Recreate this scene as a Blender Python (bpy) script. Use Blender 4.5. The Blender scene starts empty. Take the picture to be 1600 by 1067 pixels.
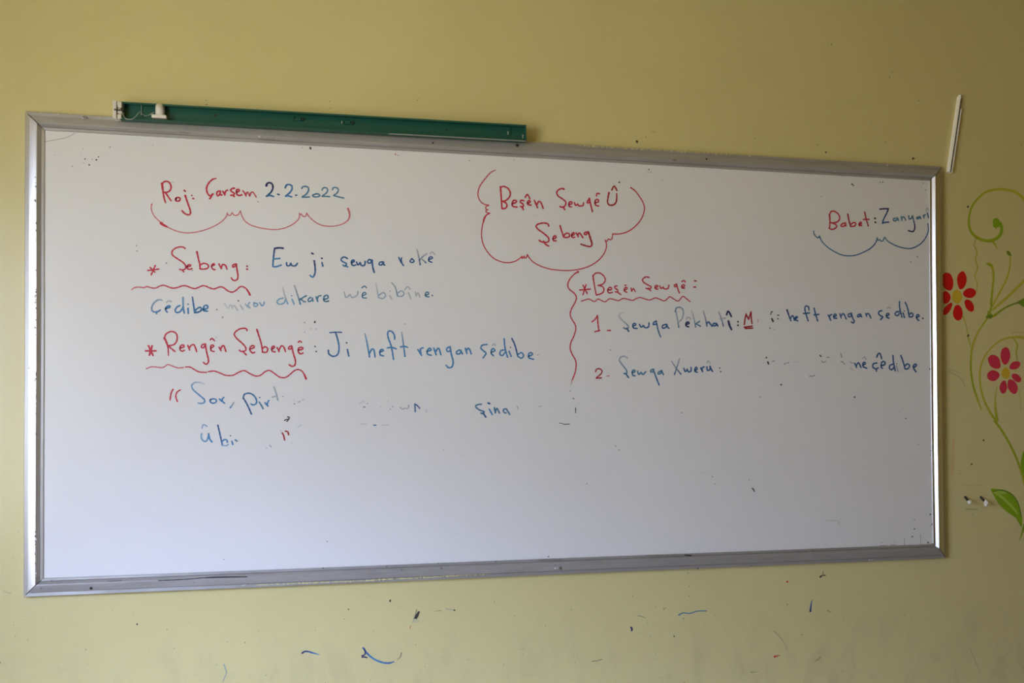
import bpy, bmesh, math, random
from mathutils import Vector, Matrix
random.seed(7)
sc = bpy.context.scene
COL = sc.collection

# ------------------------------------------------------------------ camera
F_PX, PY_SHIFT = 1300.0, 98.21888
Z0 = 0.95                      # height of the whiteboard's lower edge above the floor
CAM = Vector((0.73084, -2.10196, 0.4128 + Z0))
YAW, PITCH, ROLL = 0.19411, 0.01258, -0.00409
fwd = Vector((math.sin(YAW)*math.cos(PITCH), math.cos(YAW)*math.cos(PITCH), math.sin(PITCH)))
rgt0 = Vector((math.cos(YAW), -math.sin(YAW), 0)); up0 = rgt0.cross(fwd)
rgt = rgt0*math.cos(ROLL) + up0*math.sin(ROLL)
upv = -rgt0*math.sin(ROLL) + up0*math.cos(ROLL)
cd = bpy.data.cameras.new('camera'); cam = bpy.data.objects.new('camera', cd); COL.objects.link(cam)
cd.sensor_width = 36; cd.sensor_fit = 'HORIZONTAL'; cd.lens = 36*F_PX/1600
cd.shift_y = PY_SHIFT/1600
cd.clip_start = 0.02
cam.matrix_world = Matrix(((rgt.x, upv.x, -fwd.x, CAM.x), (rgt.y, upv.y, -fwd.y, CAM.y),
                           (rgt.z, upv.z, -fwd.z, CAM.z), (0, 0, 0, 1)))
sc.camera = cam

# ------------------------------------------------------------------ light
sc.view_settings.view_transform = 'Standard'; sc.view_settings.look = 'None'
sc.view_settings.gamma = 1.0; sc.view_settings.use_curve_mapping = False
sc.view_settings.exposure = 0.0
sc.cycles.use_denoising = True
sc.cycles.diffuse_bounces = 6
# sky seen through the window, by elevation band: sunlit ground, pale horizon, bright blue-white upper sky
GROUND, HORIZON, UPPER = (10.0, 9.9, 8.9), (10.6, 12.6, 17.2), (32.0, 40.5, 68.0)
SKY_STR = 90.0
wd = bpy.data.worlds.new('sky'); sc.world = wd; wd.use_nodes = True
nt = wd.node_tree; nt.nodes.clear()
out = nt.nodes.new('ShaderNodeOutputWorld'); bgn = nt.nodes.new('ShaderNodeBackground')
tc = nt.nodes.new('ShaderNodeTexCoord'); sep = nt.nodes.new('ShaderNodeSeparateXYZ')
rmp = nt.nodes.new('ShaderNodeValToRGB'); mp = nt.nodes.new('ShaderNodeMapRange')
mp.inputs['From Min'].default_value = -1; mp.inputs['From Max'].default_value = 1
nt.links.new(tc.outputs['Generated'], sep.inputs[0]); nt.links.new(sep.outputs['Z'], mp.inputs['Value'])
nt.links.new(mp.outputs[0], rmp.inputs[0]); nt.links.new(rmp.outputs[0], bgn.inputs[0]); nt.links.new(bgn.outputs[0], out.inputs[0])
cr = rmp.color_ramp
def band(c): return (c[0]/SKY_STR, c[1]/SKY_STR, c[2]/SKY_STR, 1)
cr.elements[0].position = 0.49; cr.elements[0].color = band(GROUND)
cr.elements[1].position = 0.51; cr.elements[1].color = band(HORIZON)
cr.elements.new(0.64).color = band(HORIZON); cr.elements.new(0.72).color = band(UPPER)
bgn.inputs[1].default_value = SKY_STR

# room extents; wall_front is the plane y = 0, the room lies towards -y
XL, XR, YB, ZC = -0.75, 5.4, -6.5, 2.9
WINS = [(-2.5, -1.1, 0.85, 2.2)]      # in the left wall: y0, y1, z0, z1
for (a, b, c, d) in WINS:
    ld = bpy.data.lights.new('window_daylight', 'AREA'); ld.shape = 'RECTANGLE'
    ld.size = d-c; ld.size_y = b-a; ld.cycles.is_portal = True
    lo = bpy.data.objects.new('window_daylight', ld); COL.objects.link(lo)
    lo.location = (XL-0.16, (a+b)/2, (c+d)/2); lo.rotation_euler = (0, -math.pi/2, 0)

# ------------------------------------------------------------------ helpers
def px(x, y, Y):
    """the point of the plane y = Y that the photograph's pixel (x, y) shows"""
    d = fwd*F_PX + rgt*(x-800) - upv*(y-533.5-PY_SHIFT)
    return CAM + d*((Y-CAM.y)/d.y)
def pxm(p):
    """metres per photograph pixel at a point"""
    return (p-CAM).dot(fwd)/F_PX

def link(name, me, parent=None, mats=()):
    o = bpy.data.objects.new(name, me); COL.objects.link(o)
    for m in mats: me.materials.append(m)
    if parent: o.parent = parent; o.matrix_parent_inverse = Matrix.Translation(-world_loc(parent))
    return o
def world_loc(o):
    v = Vector(o.location)
    if o.parent: v = v + world_loc(o.parent) + o.matrix_parent_inverse.translation
    return v
def empty(name, loc, label, cat, group=None):
    o = bpy.data.objects.new(name, None); COL.objects.link(o); o.location = loc
    o.empty_display_size = 0.05
    o['label'] = label; o['category'] = cat
    if group: o['group'] = group
    return o
def bmobj(name, bm, mat, parent=None, label=None, smooth=False, kind=None):
    me = bpy.data.meshes.new(name); bm.normal_update(); bm.to_mesh(me); bm.free()
    if smooth:
        for p in me.polygons: p.use_smooth = True
    o = link(name, me, parent, [mat])
    if label: o['label'] = label
    if kind: o['kind'] = kind
    return o
def box(bm, lo, hi, bevel=0.0, rot=None, org=None):
    r = bmesh.ops.create_cube(bm, size=1.0)
    vs = r['verts']
    for v in vs:
        v.co = Vector(((lo[i]+hi[i])/2 + v.co[i]*(hi[i]-lo[i]) for i in range(3)))
    if bevel:
        es = list({e for v in vs for e in v.link_edges})
        r2 = bmesh.ops.bevel(bm, geom=es, offset=bevel, segments=2, affect='EDGES', profile=0.5)
        vs = list({v for f in r2['faces'] for v in f.verts} | {v for v in vs if v.is_valid})
    return vs
def cyl(bm, p, q, r0, r1=None, n=16, cap=True):
    r1 = r0 if r1 is None else r1
    p, q = Vector(p), Vector(q); d = (q-p).normalized()
    a = d.orthogonal().normalized(); b = d.cross(a)
    A = [bm.verts.new(p+(a*math.cos(t)+b*math.sin(t))*r0) for t in [2*math.pi*i/n for i in range(n)]]
    B = [bm.verts.new(q+(a*math.cos(t)+b*math.sin(t))*r1) for t in [2*math.pi*i/n for i in range(n)]]
    for i in range(n):
        bm.faces.new((A[i], A[(i+1) % n], B[(i+1) % n], B[i]))
    if cap: bm.faces.new(A[::-1]); bm.faces.new(B)
def tube(bm, pts, r, n=8):
    rings = []
    for i, p in enumerate(pts):
        t = (pts[min(i+1, len(pts)-1)]-pts[max(i-1, 0)]).normalized()
        a = t.cross(Vector((0.3, 0.9, 0.1))).normalized(); b = t.cross(a)
        rings.append([bm.verts.new(p+(a*math.cos(2*math.pi*k/n)+b*math.sin(2*math.pi*k/n))*r) for k in range(n)])
    for A, B in zip(rings, rings[1:]):
        for k in range(n): bm.faces.new((A[k], A[(k+1) % n], B[(k+1) % n], B[k]))
    bm.faces.new(rings[0][::-1]); bm.faces.new(rings[-1])

# ------------------------------------------------------------------ materials
def mat(name, col, rough=0.5, metal=0.0, spec=0.5):
    m = bpy.data.materials.new(name); m.use_nodes = True
    b = m.node_tree.nodes['Principled BSDF']
    b.inputs['Base Color'].default_value = (*col, 1); b.inputs['Roughness'].default_value = rough
    b.inputs['Metallic'].default_value = metal; b.inputs['Specular IOR Level'].default_value = spec
    return m
def nodes(m): return m.node_tree, m.node_tree.nodes['Principled BSDF']
def noise(nt, scale, detail=4, rough=0.55, vec=None, dist=0.0):
    n = nt.nodes.new('ShaderNodeTexNoise'); n.inputs['Scale'].default_value = scale
    n.inputs['Detail'].default_value = detail; n.inputs['Roughness'].default_value = rough
    n.inputs['Distortion'].default_value = dist
    if vec: nt.links.new(vec, n.inputs['Vector'])
    return n
def ramp(nt, src, stops):
    r = nt.nodes.new('ShaderNodeValToRGB'); cr = r.color_ramp
    cr.elements[0].position, cr.elements[0].color = stops[0][0], (*stops[0][1], 1)
    cr.elements[1].position, cr.elements[1].color = stops[-1][0], (*stops[-1][1], 1)
    for p, c in stops[1:-1]: cr.elements.new(p).color = (*c, 1)
    nt.links.new(src, r.inputs[0]); return r
def objco(nt, scale=(1, 1, 1)):
    t = nt.nodes.new('ShaderNodeTexCoord'); mp = nt.nodes.new('ShaderNodeMapping')
    mp.inputs['Scale'].default_value = scale
    nt.links.new(t.outputs['Object'], mp.inputs['Vector']); return mp.outputs[0]
def mix(nt, fac, a, b, blend='MIX'):
    m = nt.nodes.new('ShaderNodeMix'); m.data_type = 'RGBA'; m.blend_type = blend
    for k, v in ((0, fac), (6, a), (7, b)):
        if hasattr(v, 'links'): nt.links.new(v, m.inputs[k])
        elif isinstance(v, tuple): m.inputs[k].default_value = (*v, 1)
        else: m.inputs[k].default_value = v
    return m.outputs[2]
def bump(nt, b, src, strength, dist):
    n = nt.nodes.new('ShaderNodeBump'); n.inputs['Strength'].default_value = strength; n.inputs['Distance'].default_value = dist
    nt.links.new(src, n.inputs['Height']); nt.links.new(n.outputs[0], b.inputs['Normal'])

WALL_COL = (0.70, 0.625, 0.30)
M_wall = mat('yellow_oil_paint', WALL_COL, 0.32, 0, 0.6)
nt, b = nodes(M_wall)
v = objco(nt)
n1 = noise(nt, 1.6, 5, 0.6, v)
big = ramp(nt, n1.outputs[0], [(0.3, (0.93, 0.93, 0.92)), (0.7, (1.0, 1.0, 1.0))])
c1 = mix(nt, 1.0, WALL_COL, big.outputs[0], 'MULTIPLY')
# grubby scuffs on the part of the wall that pupils can reach, below the board
vs = objco(nt, (1.5, 1, 0.8)); n2 = noise(nt, 9, 6, 0.65, vs, 0.4)
scf = ramp(nt, n2.outputs[0], [(0.50, (0, 0, 0)), (0.78, (1, 1, 1))])
sp = nt.nodes.new('ShaderNodeSeparateXYZ'); nt.links.new(v, sp.inputs[0])
hr = nt.nodes.new('ShaderNodeMapRange'); hr.inputs['From Min'].default_value = 0.9; hr.inputs['From Max'].default_value = 0.62
nt.links.new(sp.outputs['Z'], hr.inputs['Value'])
mm = nt.nodes.new('ShaderNodeMath'); mm.operation = 'MULTIPLY'
nt.links.new(hr.outputs[0], mm.inputs[0]); nt.links.new(scf.outputs[0], mm.inputs[1])
m2 = nt.nodes.new('ShaderNodeMath'); m2.operation = 'MULTIPLY'; m2.inputs[1].default_value = 0.55
nt.links.new(mm.outputs[0], m2.inputs[0])
c2 = mix(nt, m2.outputs[0], c1, (0.42, 0.35, 0.22))
nt.links.new(c2, b.inputs['Base Color'])
n3 = noise(nt, 60, 3, 0.5, v); n4 = noise(nt, 5, 3, 0.5, v)
ad = nt.nodes.new('ShaderNodeMath'); ad.operation = 'MULTIPLY_ADD'; ad.inputs[1].default_value = 6.0
nt.links.new(n4.outputs[0], ad.inputs[0]); nt.links.new(n3.outputs[0], ad.inputs[2])
bump(nt, b, ad.outputs[0], 0.25, 0.0012)

M_room = mat('yellow_room_paint', (0.62, 0.47, 0.12), 0.5)
M_ceil = mat('ceiling_paint', (0.62, 0.50, 0.2), 0.7)
M_floor = mat('floor_tiles', (0.34, 0.27, 0.19), 0.4)
nt, b = nodes(M_floor); v = objco(nt)
br = nt.nodes.new('ShaderNodeTexBrick'); br.offset = 0; br.inputs['Scale'].default_value = 1
br.inputs['Brick Width'].default_value = 0.3; br.inputs['Row Height'].default_value = 0.3; br.inputs['Mortar Size'].default_value = 0.004
br.inputs['Color1'].default_value = (0.36, 0.28, 0.19, 1); br.inputs['Color2'].default_value = (0.31, 0.25, 0.17, 1); br.inputs['Mortar'].default_value = (0.18, 0.15, 0.12, 1)
nt.links.new(v, br.inputs['Vector']); nt.links.new(br.outputs['Color'], b.inputs['Base Color'])

M_board = mat('white_melamine', (0.80, 0.80, 0.80), 0.28, 0, 0.5)
nt, b = nodes(M_board); v = objco(nt)
nb = noise(nt, 1.2, 4, 0.6, v); wb = ramp(nt, nb.outputs[0], [(0.3, (0.775, 0.775, 0.775)), (0.7, (0.81, 0.81, 0.815))])
nt.links.new(wb.outputs[0], b.inputs['Base Color'])
vw = objco(nt, (3, 1, 0.7)); nw = noise(nt, 4, 5, 0.6, vw, 0.8)
rr = nt.nodes.new('ShaderNodeMapRange'); rr.inputs['To Min'].default_value = 0.26; rr.inputs['To Max'].default_value = 0.40
nt.links.new(nw.outputs[0], rr.inputs['Value']); nt.links.new(rr.outputs[0], b.inputs['Roughness'])

def alu(name, dust, horiz, soil=(0.29, 0.265, 0.22)):
    """bare extruded aluminium with a share of settled dust"""
    m = mat(name, (0.74, 0.745, 0.77), 0.3, 1.0)
    nt, b = nodes(m)
    v = objco(nt, (1.2, 1, 60) if horiz else (60, 1, 1.2)); ns = noise(nt, 3, 3, 0.6, v)
    r = nt.nodes.new('ShaderNodeMapRange'); r.inputs['To Min'].default_value = 0.30+dust*0.15; r.inputs['To Max'].default_value = 0.38+dust*0.2
    nt.links.new(ns.outputs[0], r.inputs['Value']); nt.links.new(r.outputs[0], b.inputs['Roughness'])
    v2 = objco(nt, (2.5, 8, 20) if horiz else (20, 8, 2.5)); nd = noise(nt, 3, 5, 0.6, v2)
    k = nt.nodes.new('ShaderNodeMapRange'); k.inputs['From Min'].default_value = 0.3; k.inputs['From Max'].default_value = 0.7
    k.inputs['To Min'].default_value = max(0, dust-0.14); k.inputs['To Max'].default_value = dust and dust+0.10
    nt.links.new(nd.outputs[0], k.inputs['Value'])
    nt.links.new(mix(nt, k.outputs[0], (0.74, 0.745, 0.77), soil), b.inputs['Base Color'])
    im = nt.nodes.new('ShaderNodeMath'); im.operation = 'SUBTRACT'; im.inputs[0].default_value = 1.0
    nt.links.new(k.outputs[0], im.inputs[1]); nt.links.new(im.outputs[0], b.inputs['Metallic'])
    return m
M_alu_v = alu('brushed_aluminium_upright', 0.0, False)
M_alu_t = alu('dusty_aluminium_top', 0.80, True)
M_alu_b = alu('dusty_aluminium_bottom', 0.62, True, (0.17, 0.15, 0.12))
M_green = mat('green_enamel', (0.012, 0.095, 0.066), 0.38)
M_cream = mat('cream_plastic', (0.72, 0.67, 0.58), 0.45)
M_creamw = mat('white_plastic', (0.80, 0.77, 0.70), 0.4)
M_trunk = mat('offwhite_pvc', (0.88, 0.85, 0.78), 0.4)
M_dark = mat('dark_gap', (0.03, 0.028, 0.025), 0.7)
M_steel = mat('dull_steel', (0.35, 0.33, 0.31), 0.4, 0.9)
M_strip = mat('pale_edge', (0.36, 0.34, 0.29), 0.5)
M_wire = mat('wire_insulation', (0.60, 0.58, 0.50), 0.5)
M_backing = mat('dark_brown_backing', (0.2, 0.13, 0.08), 0.8)

def film(name, rough, base, spec=0.5):
    """a thin film of ink or paint: its colour and its cover over the surface's own colour come with each stroke"""
    m = mat(name, base, rough, 0, spec)
    nt, b = nodes(m)
    a = nt.nodes.new('ShaderNodeAttribute'); a.attribute_name = 'ink'
    nt.links.new(mix(nt, a.outputs['Alpha'], base, a.outputs['Color']), b.inputs['Base Color'])
    return m
M_ink = film('marker_ink', 0.32, (0.795, 0.795, 0.798), 0.35)
M_paint = film('mural_paint', 0.4, WALL_COL, 0.4)
M_mark = film('wall_mark', 0.4, WALL_COL)
M_grime = film('grime', 0.6, (0.42, 0.40, 0.37))

# ------------------------------------------------------------------ strokes
PAL = {  # colour (linear) and cover
 'R': (0.56, 0.018, 0.052, .97), 'r': (0.58, 0.04, 0.085, .82), 'D': (0.38, 0.010, 0.022, .98), 'Q': (0.5, 0.05, .06, .6),
 'B': (0.032, 0.215, 0.48, .94), 'b': (0.06, 0.29, 0.54, .78), 'N': (0.008, 0.016, 0.12, .97), 'M': (0.014, 0.105, 0.30, .96),
 'T': (0.028, 0.18, 0.32, .92), 't': (0.06, 0.22, 0.36, .62), 'g': (0.16, 0.24, 0.32, .55), 'f': (0.25, 0.30, 0.36, .30),
 'K': (0.012, 0.012, 0.020, .95), 'k': (0.06, 0.06, 0.065, .65), 'y': (0.10, 0.08, 0.05, .6), 'h': (0.2, 0.18, 0.14, .35),
 'G': (0.34, 0.41, 0.012, .97), 'V': (0.52, 0.47, 0.030, .92), 'v': (0.46, 0.42, 0.06, .6), 'L': (0.23, 0.41, 0.006, .98),
 'l': (0.34, 0.54, 0.03, .8), 'E': (0.13, 0.24, 0.01, .95),
 'S': (0.68, 0.006, 0.010, 1), 'P': (0.66, 0.035, 0.085, 1), 'p': (.72, .10, .16, 1), 'Y': (0.66, 0.45, 0.035, 1), 'X': (0.66, .60, .30, 1), 'W': (.8, .8, .75, .9),
 'w': (0.62, 0.28, .10, .35),
}
CROPS = {'A': (200, 260, 8), 'B': (380, 260, 8), 'C': (190, 370, 6.957), 'D': (400, 370, 5.3333), 'E': (210, 500, 5.3333),
 'F': (490, 500, 4.3243), 'G': (240, 590, 6.1538), 'H': (540, 600, 4.2105), 'I': (730, 250, 5.925), 'J': (860, 270, 6.67),
 'K': (880, 410, 5.335), 'L': (1040, 460, 6.67), 'M': (1180, 460, 5.7143), 'N': (1250, 300, 7.2727), 'O': (440, 920, 5.3333),
 'P': (880, 880, 3.5556), 'Q': (1440, 280, 5.3375), 'R': (1440, 460, 5.3375), 'S': (1440, 660, 5.3375), 'T': (0, 130, 5.3333),
 'U': (0, 930, 3.4783), 'V': (1200, 880, 4), 'X': (1300, 780, 5.3333), 'Z': (0, 0, 1)}

class Film:
    """collects strokes and blots lying on the plane y = Y as one mesh"""
    def __init__(s, Y): s.bm = bmesh.new(); s.lay = s.bm.verts.layers.float_color.new('ink'); s.Y = Y; s.k = 0
    def vert(s, P, c, dy):
        v = s.bm.verts.new((P[0], dy, P[1])); v[s.lay] = c; return v
    def stroke(s, crop, col, w, txt):
        ox, oy, sc_ = CROPS[crop]
        raw = []
        for t in txt.split():
            a = [float(q) for q in t.split(',')]
            raw.append((ox+a[0]/sc_, oy+a[1]/sc_, a[2] if len(a) > 2 else w))
        dy = s.Y - 0.000012*s.k; s.k += 1
        pts = []
        for x, y, ww in raw:
            p = px(x, y, s.Y); pts.append(Vector((p.x, p.z, ww*pxm(p)/2)))
        if len(pts) == 1: pts.append(pts[0]+Vector((0.0006, -0.0004, 0)))
        # Catmull-Rom through the traced points
        Q = []
        for i in range(len(pts)-1):
            p0, p1, p2, p3 = pts[max(i-1, 0)], pts[i], pts[i+1], pts[min(i+2, len(pts)-1)]
            n = max(2, min(10, int((p2-p1).length/0.0025)))
            for j in range(n):
                t = j/n
                Q.append(0.5*((2*p1)+(p2-p0)*t+(2*p0-5*p1+4*p2-p3)*t*t+(3*p1-p0-3*p2+p3)*t**3))
        Q.append(pts[-1])
        cs = [PAL[c] for c in col]
        def colr(t):
            if len(cs) == 1: return cs[0]
            u = t*(len(cs)-1); i = min(int(u), len(cs)-2); u -= i
            return tuple(a*(1-u)+b_*u for a, b_ in zip(cs[i], cs[i+1]))
        N = len(Q); Lr = []
        for i, q in enumerate(Q):
            d = Q[min(i+1, N-1)]-Q[max(i-1, 0)]; d = Vector((d.x, d.y))
            if d.length < 1e-9: d = Vector((1, 0))
            d.normalize(); nrm = Vector((-d.y, d.x)); r = max(q.z, 0.0002)
            r *= 1+0.10*math.sin(i*1.7+s.k)
            c = colr(i/(N-1)); P = Vector((q.x, q.y))
            Lr.append((P+nrm*r, P-nrm*r, c, P, d, nrm, r))
        vs = [(s.vert(a, c, dy), s.vert(b_, c, dy)) for a, b_, c, *_ in Lr]
        for (a, b_), (c, d) in zip(vs, vs[1:]): s.bm.faces.new((a, b_, d, c))
        for idx, sg in ((0, -1), (N-1, 1)):
            _, _, c, P, d, nrm, r = Lr[idx]
            arc = [s.vert(P+nrm*(r*math.cos(th))+d*(sg*r*math.sin(th)), c, dy) for th in [math.pi*k/6 for k in range(1, 6)]]
            fan = [vs[idx][0]]+arc+[vs[idx][1]]
            s.bm.faces.new(fan if sg < 0 else fan[::-1])
    def blot(s, x, y, r, col, n=9, jit=0.25, asp=1.0, rot=0.0):
        dy = s.Y - 0.000012*s.k; s.k += 1
        p = px(x, y, s.Y); m = pxm(p); c = PAL[col]; ca, sa = math.cos(rot), math.sin(rot)
        ring = []
        for i in range(n):
            t = -2*math.pi*i/n; q = 1+random.uniform(-jit, jit)
            a, b_ = r*q*math.cos(t), r*asp*q*math.sin(t)
            ring.append(s.vert((p.x+(a*ca-b_*sa)*m, p.z+(a*sa+b_*ca)*m), c, dy))
        s.bm.faces.new(ring)
    def poly(s, crop, col, txt, col_mid=None, smooth=6):
        ox, oy, sc_ = CROPS[crop]; dy = s.Y - 0.000012*s.k; s.k += 1
        P = []
        for t in txt.split():
            a = [float(q) for q in t.split(',')]; p = px(ox+a[0]/sc_, oy+a[1]/sc_, s.Y); P.append(Vector((p.x, p.z)))
        n = len(P); out_ = []
        for i in range(n):
            p0, p1, p2, p3 = P[i-1], P[i], P[(i+1) % n], P[(i+2) % n]
            for j in range(smooth):
                t = j/smooth; out_.append(0.5*((2*p1)+(p2-p0)*t+(2*p0-5*p1+4*p2-p3)*t*t+(3*p1-p0-3*p2+p3)*t**3))
        cen = sum(out_, Vector((0, 0)))/len(out_)
        cv = s.vert(cen, PAL[col_mid or col], dy); vs = [s.vert(q, PAL[col], dy) for q in out_]
        for a, b_ in zip(vs, vs[1:]+vs[:1]): s.bm.faces.new((cv, a, b_))
    def done(s, name, m, parent, label=None, kind=None):
        """one mesh, or, where strokes stand well apart (the letters of a loosely written word), one mesh for each group of them"""
        for f in s.bm.faces:
            f.normal_update()
            if f.normal.y > 0: f.normal_flip()
        if kind: return bmobj(name, s.bm, m, parent, label, kind=kind)
        seen, isl = set(), []
        for v in s.bm.verts:
            if v in seen: continue
            st, grp = [v], []; seen.add(v)
            while st:
                q = st.pop(); grp.append(q)
                for e in q.link_edges:
                    o = e.other_vert(q)
                    if o not in seen: seen.add(o); st.append(o)
            isl.append(grp)
        bx = [(min(v.co.x for v in g), max(v.co.x for v in g), min(v.co.z for v in g), max(v.co.z for v in g)) for g in isl]
        par = list(range(len(isl)))
        def root(i):
            while par[i] != i: i = par[i]
            return i
        for i in range(len(isl)):
            for j in range(i):
                a, b = bx[i], bx[j]
                gap = math.hypot(max(0, a[0]-b[1], b[0]-a[1]), max(0, a[2]-b[3], b[2]-a[3]))
                if gap <= max(0.0195, 0.49*max(a[1]-a[0], a[3]-a[2], b[1]-b[0], b[3]-b[2])): par[root(i)] = root(j)
        roots = sorted({root(i) for i in range(len(isl))}, key=lambda r: -sum(len(isl[i]) for i in range(len(isl)) if root(i) == r))
        first = None
        for r in roots:
            bm = bmesh.new(); lay = bm.verts.layers.float_color.new('ink'); new = {}
            faces = []
            for i in range(len(isl)):
                if root(i) != r: continue
                for v in isl[i]:
                    n = bm.verts.new(v.co); n[lay] = v[s.lay]; new[v] = n
            for f in s.bm.faces:
                if f.verts[0] in new: bm.faces.new([new[v] for v in f.verts])
            o = bmobj(name, bm, m, parent, label); first = first or o
        s.bm.free()
        return first

# ------------------------------------------------------------------ room shell
def slab(name, lo, hi, m):
    bm = bmesh.new(); box(bm, lo, hi); o = bmobj(name, bm, m); o['kind'] = 'structure'; return o
T = 0.2
wall_front = slab('wall_front', (XL-T, 0, 0), (XR+T, T, ZC), M_wall)
slab('wall_right', (XR, YB, 0), (XR+T, 0, ZC), M_room)
slab('wall_back', (XL-T, YB-T, 0), (XR+T, YB, ZC), M_room)
slab('floor', (XL-T, YB-T, -0.1), (XR+T, T, 0), M_floor)
slab('ceiling', (XL-T, YB-T, ZC), (XR+T, T, ZC+0.1), M_ceil)
bm = bmesh.new()
zs = [0, WINS[0][2], WINS[0][3], ZC]; ys = [YB]
for (a, b_, c, d) in sorted(WINS): ys += [a, b_]
ys.append(0)
for i in range(len(ys)-1):
    for j in range(3):
        if i % 2 == 1 and j == 1: continue
        box(bm, (XL-T, ys[i], zs[j]), (XL, ys[i+1], zs[j+1]))
bmesh.ops.remove_doubles(bm, verts=bm.verts, dist=1e-5)
wl = bmobj('wall_left', bm, M_room); wl['kind'] = 'structure'
for k, (a, b_, c, d) in enumerate(WINS):
    bm = bmesh.new(); x0, x1 = XL-0.13, XL-0.07; t = 0.05
    box(bm, (x0, a, c), (x1, b_, c+t)); box(bm, (x0, a, d-t), (x1, b_, d))
    box(bm, (x0, a, c+t), (x1, a+t, d-t)); box(bm, (x0, b_-t, c+t), (x1, b_, d-t))
    box(bm, (x0, (a+b_)/2-t/2, c+t), (x1, (a+b_)/2+t/2, d-t))
    o = bmobj('window_%d' % (k+1), bm, M_creamw); o['kind'] = 'structure'

# ------------------------------------------------------------------ whiteboard
W, H = 2.4, 1.11766
BY = -0.0075                   # face of the writing surface
board = empty('whiteboard', (W/2, 0, Z0), 'large white whiteboard in aluminium frame with red and blue handwriting, on yellow wall', 'whiteboard')
bm = bmesh.new(); box(bm, (0.012, BY, Z0+0.012), (W-0.012, -0.0012, Z0+H-0.012))
bmobj('writing_surface', bm, M_board, board)
bm = bmesh.new(); box(bm, (0.002, -0.0060, Z0+0.002), (W-0.002, -0.0002, Z0+H-0.002))  # dark sheet added behind the rails to put shade into the mitre gaps
for v_ in bm.verts: v_.co.y = max(v_.co.y, -0.0012)
bmobj('gap_shade_backing', bm, M_backing, board)

# frame section: (u inwards from the outer edge, h out from the wall); each run its own strip so creases stay crisp
SLOPE = [(0.0106+0.0164*k/8, 0.0160+0.0023*(1-(1-k/8)**1.5)) for k in range(9)]
PEAK = [(0.0270+0.0016*math.sin(t), 0.0183-0.0016*(1-math.cos(t))) for t in [math.radians(52)*k/4 for k in range(5)]]
SEC = [[(0, 0.0005), (0, 0.0108)], [(0, 0.0108), (0.0004, 0.0115), (0.0011, 0.0118)], [(0.0011, 0.0118), (0.0094, 0.0110)], [(0.0094, 0.0110), (0.0100, 0.0090)],
       [(0.0100, 0.0090), SLOPE[0]], SLOPE+PEAK[1:], [PEAK[-1], (0.0336, 0.0108)], [(0.0336, 0.0108), (0.0343, 0.0090)], [(0.0343, 0.0090), (0.0350, 0.0108)], [(0.0350, 0.0108), (0.0402, 0.0102)], [(0.0402, 0.0102), (0.0408, 0.0098), (0.041, 0.009)], [(0.041, 0.009), (0.041, 0.0077)]]
RH = 0.0178                    # how far the ridge stands out
def rail(side, m):
    bm = bmesh.new(); gap = 0.0012; n = 24
    for run in SEC:
        prev = None
        for (u, h) in run:
            row = []
            for i in range(n+1):
                t = i/n
                wob = 0.0004*math.sin(9*t+3)*math.sin(math.pi*t)
                if side in ('bottom', 'top'):
                    x = u+gap + (W-2*u-2*gap)*t; z = u if side == 'bottom' else H-u
                    row.append(bm.verts.new((x, -h, Z0+z+wob)))
                else:
                    z = u+gap + (H-2*u-2*gap)*t; x = u if side == 'left' else W-u
                    bow = -0.0022*math.sin(math.pi*t) if side == 'right' else 0
                    row.append(bm.verts.new((x+wob+bow, -h, Z0+z)))
            if prev:
                for i in range(n):
                    bm.faces.new((prev[i], prev[i+1], row[i+1], row[i]))
            prev = row
    bmesh.ops.recalc_face_normals(bm, faces=bm.faces)
    for f in bm.faces:
        f.normal_update()
    # every strip must face out of the wall or sideways from the rail's spine
    for f in bm.faces:
        c = f.calc_center_median(); u = {'bottom': c.z-Z0, 'top': Z0+H-c.z, 'left': c.x, 'right': W-c.x}[side]
        inn = {'bottom': Vector((0, 0, 1)), 'top': Vector((0, 0, -1)), 'left': Vector((1, 0, 0)), 'right': Vector((-1, 0, 0))}[side]
        ref = Vector((0, -1, 0)) + inn*((u-0.024)*60)
        if f.normal.dot(ref) < 0: f.normal_flip()
    return bmobj('frame_rail', bm, m, board, smooth=True)
rail_t = rail('top', M_alu_t); rail_b = rail('bottom', M_alu_b); rail_l = rail('left', M_alu_v); rail_r = rail('right', M_alu_v)
rail_t['label'] = 'dull dusty top rail of the aluminium frame'
rail_b['label'] = 'grimy bottom rail of the aluminium frame'
rail_l['label'] = 'shiny left upright of the aluminium frame'
rail_r['label'] = 'shiny right upright of the aluminium frame'
def screw(par, x, y, h, m=M_dark, r=0.0042):
    p = px(x, y, -h); bm = bmesh.new()
    cyl(bm, (p.x, -h+0.001, p.z), (p.x, -h-0.0008, p.z), r, r*0.9, 14)
    cyl(bm, (p.x, -h-0.0008, p.z), (p.x, -h-0.0016, p.z), r*0.9, r*0.4, 14)
    box(bm, (p.x-r*0.75, -h-0.0020, p.z-0.0005), (p.x+r*0.75, -h-0.0013, p.z+0.0005))
    bmobj('screw', bm, m, par)
screw(rail_t, 808, 227, RH); screw(rail_t, 676.5, 223.5, RH, M_dark, 0.0022); screw(rail_t, 130.5, 183.5, RH, M_steel, 0.0036)
screw(rail_t, 1104, 248.5, RH, M_dark, 0.0026); screw(rail_b, 142, 919, RH, M_dark, 0.0032); screw(rail_b, 875, 887.5, RH, M_steel, 0.0045)
screw(rail_l, 47, 575, 0.0150, M_steel, 0.0038); screw(rail_r, 1466.5, 537, 0.0150, M_steel, 0.0036)

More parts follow.
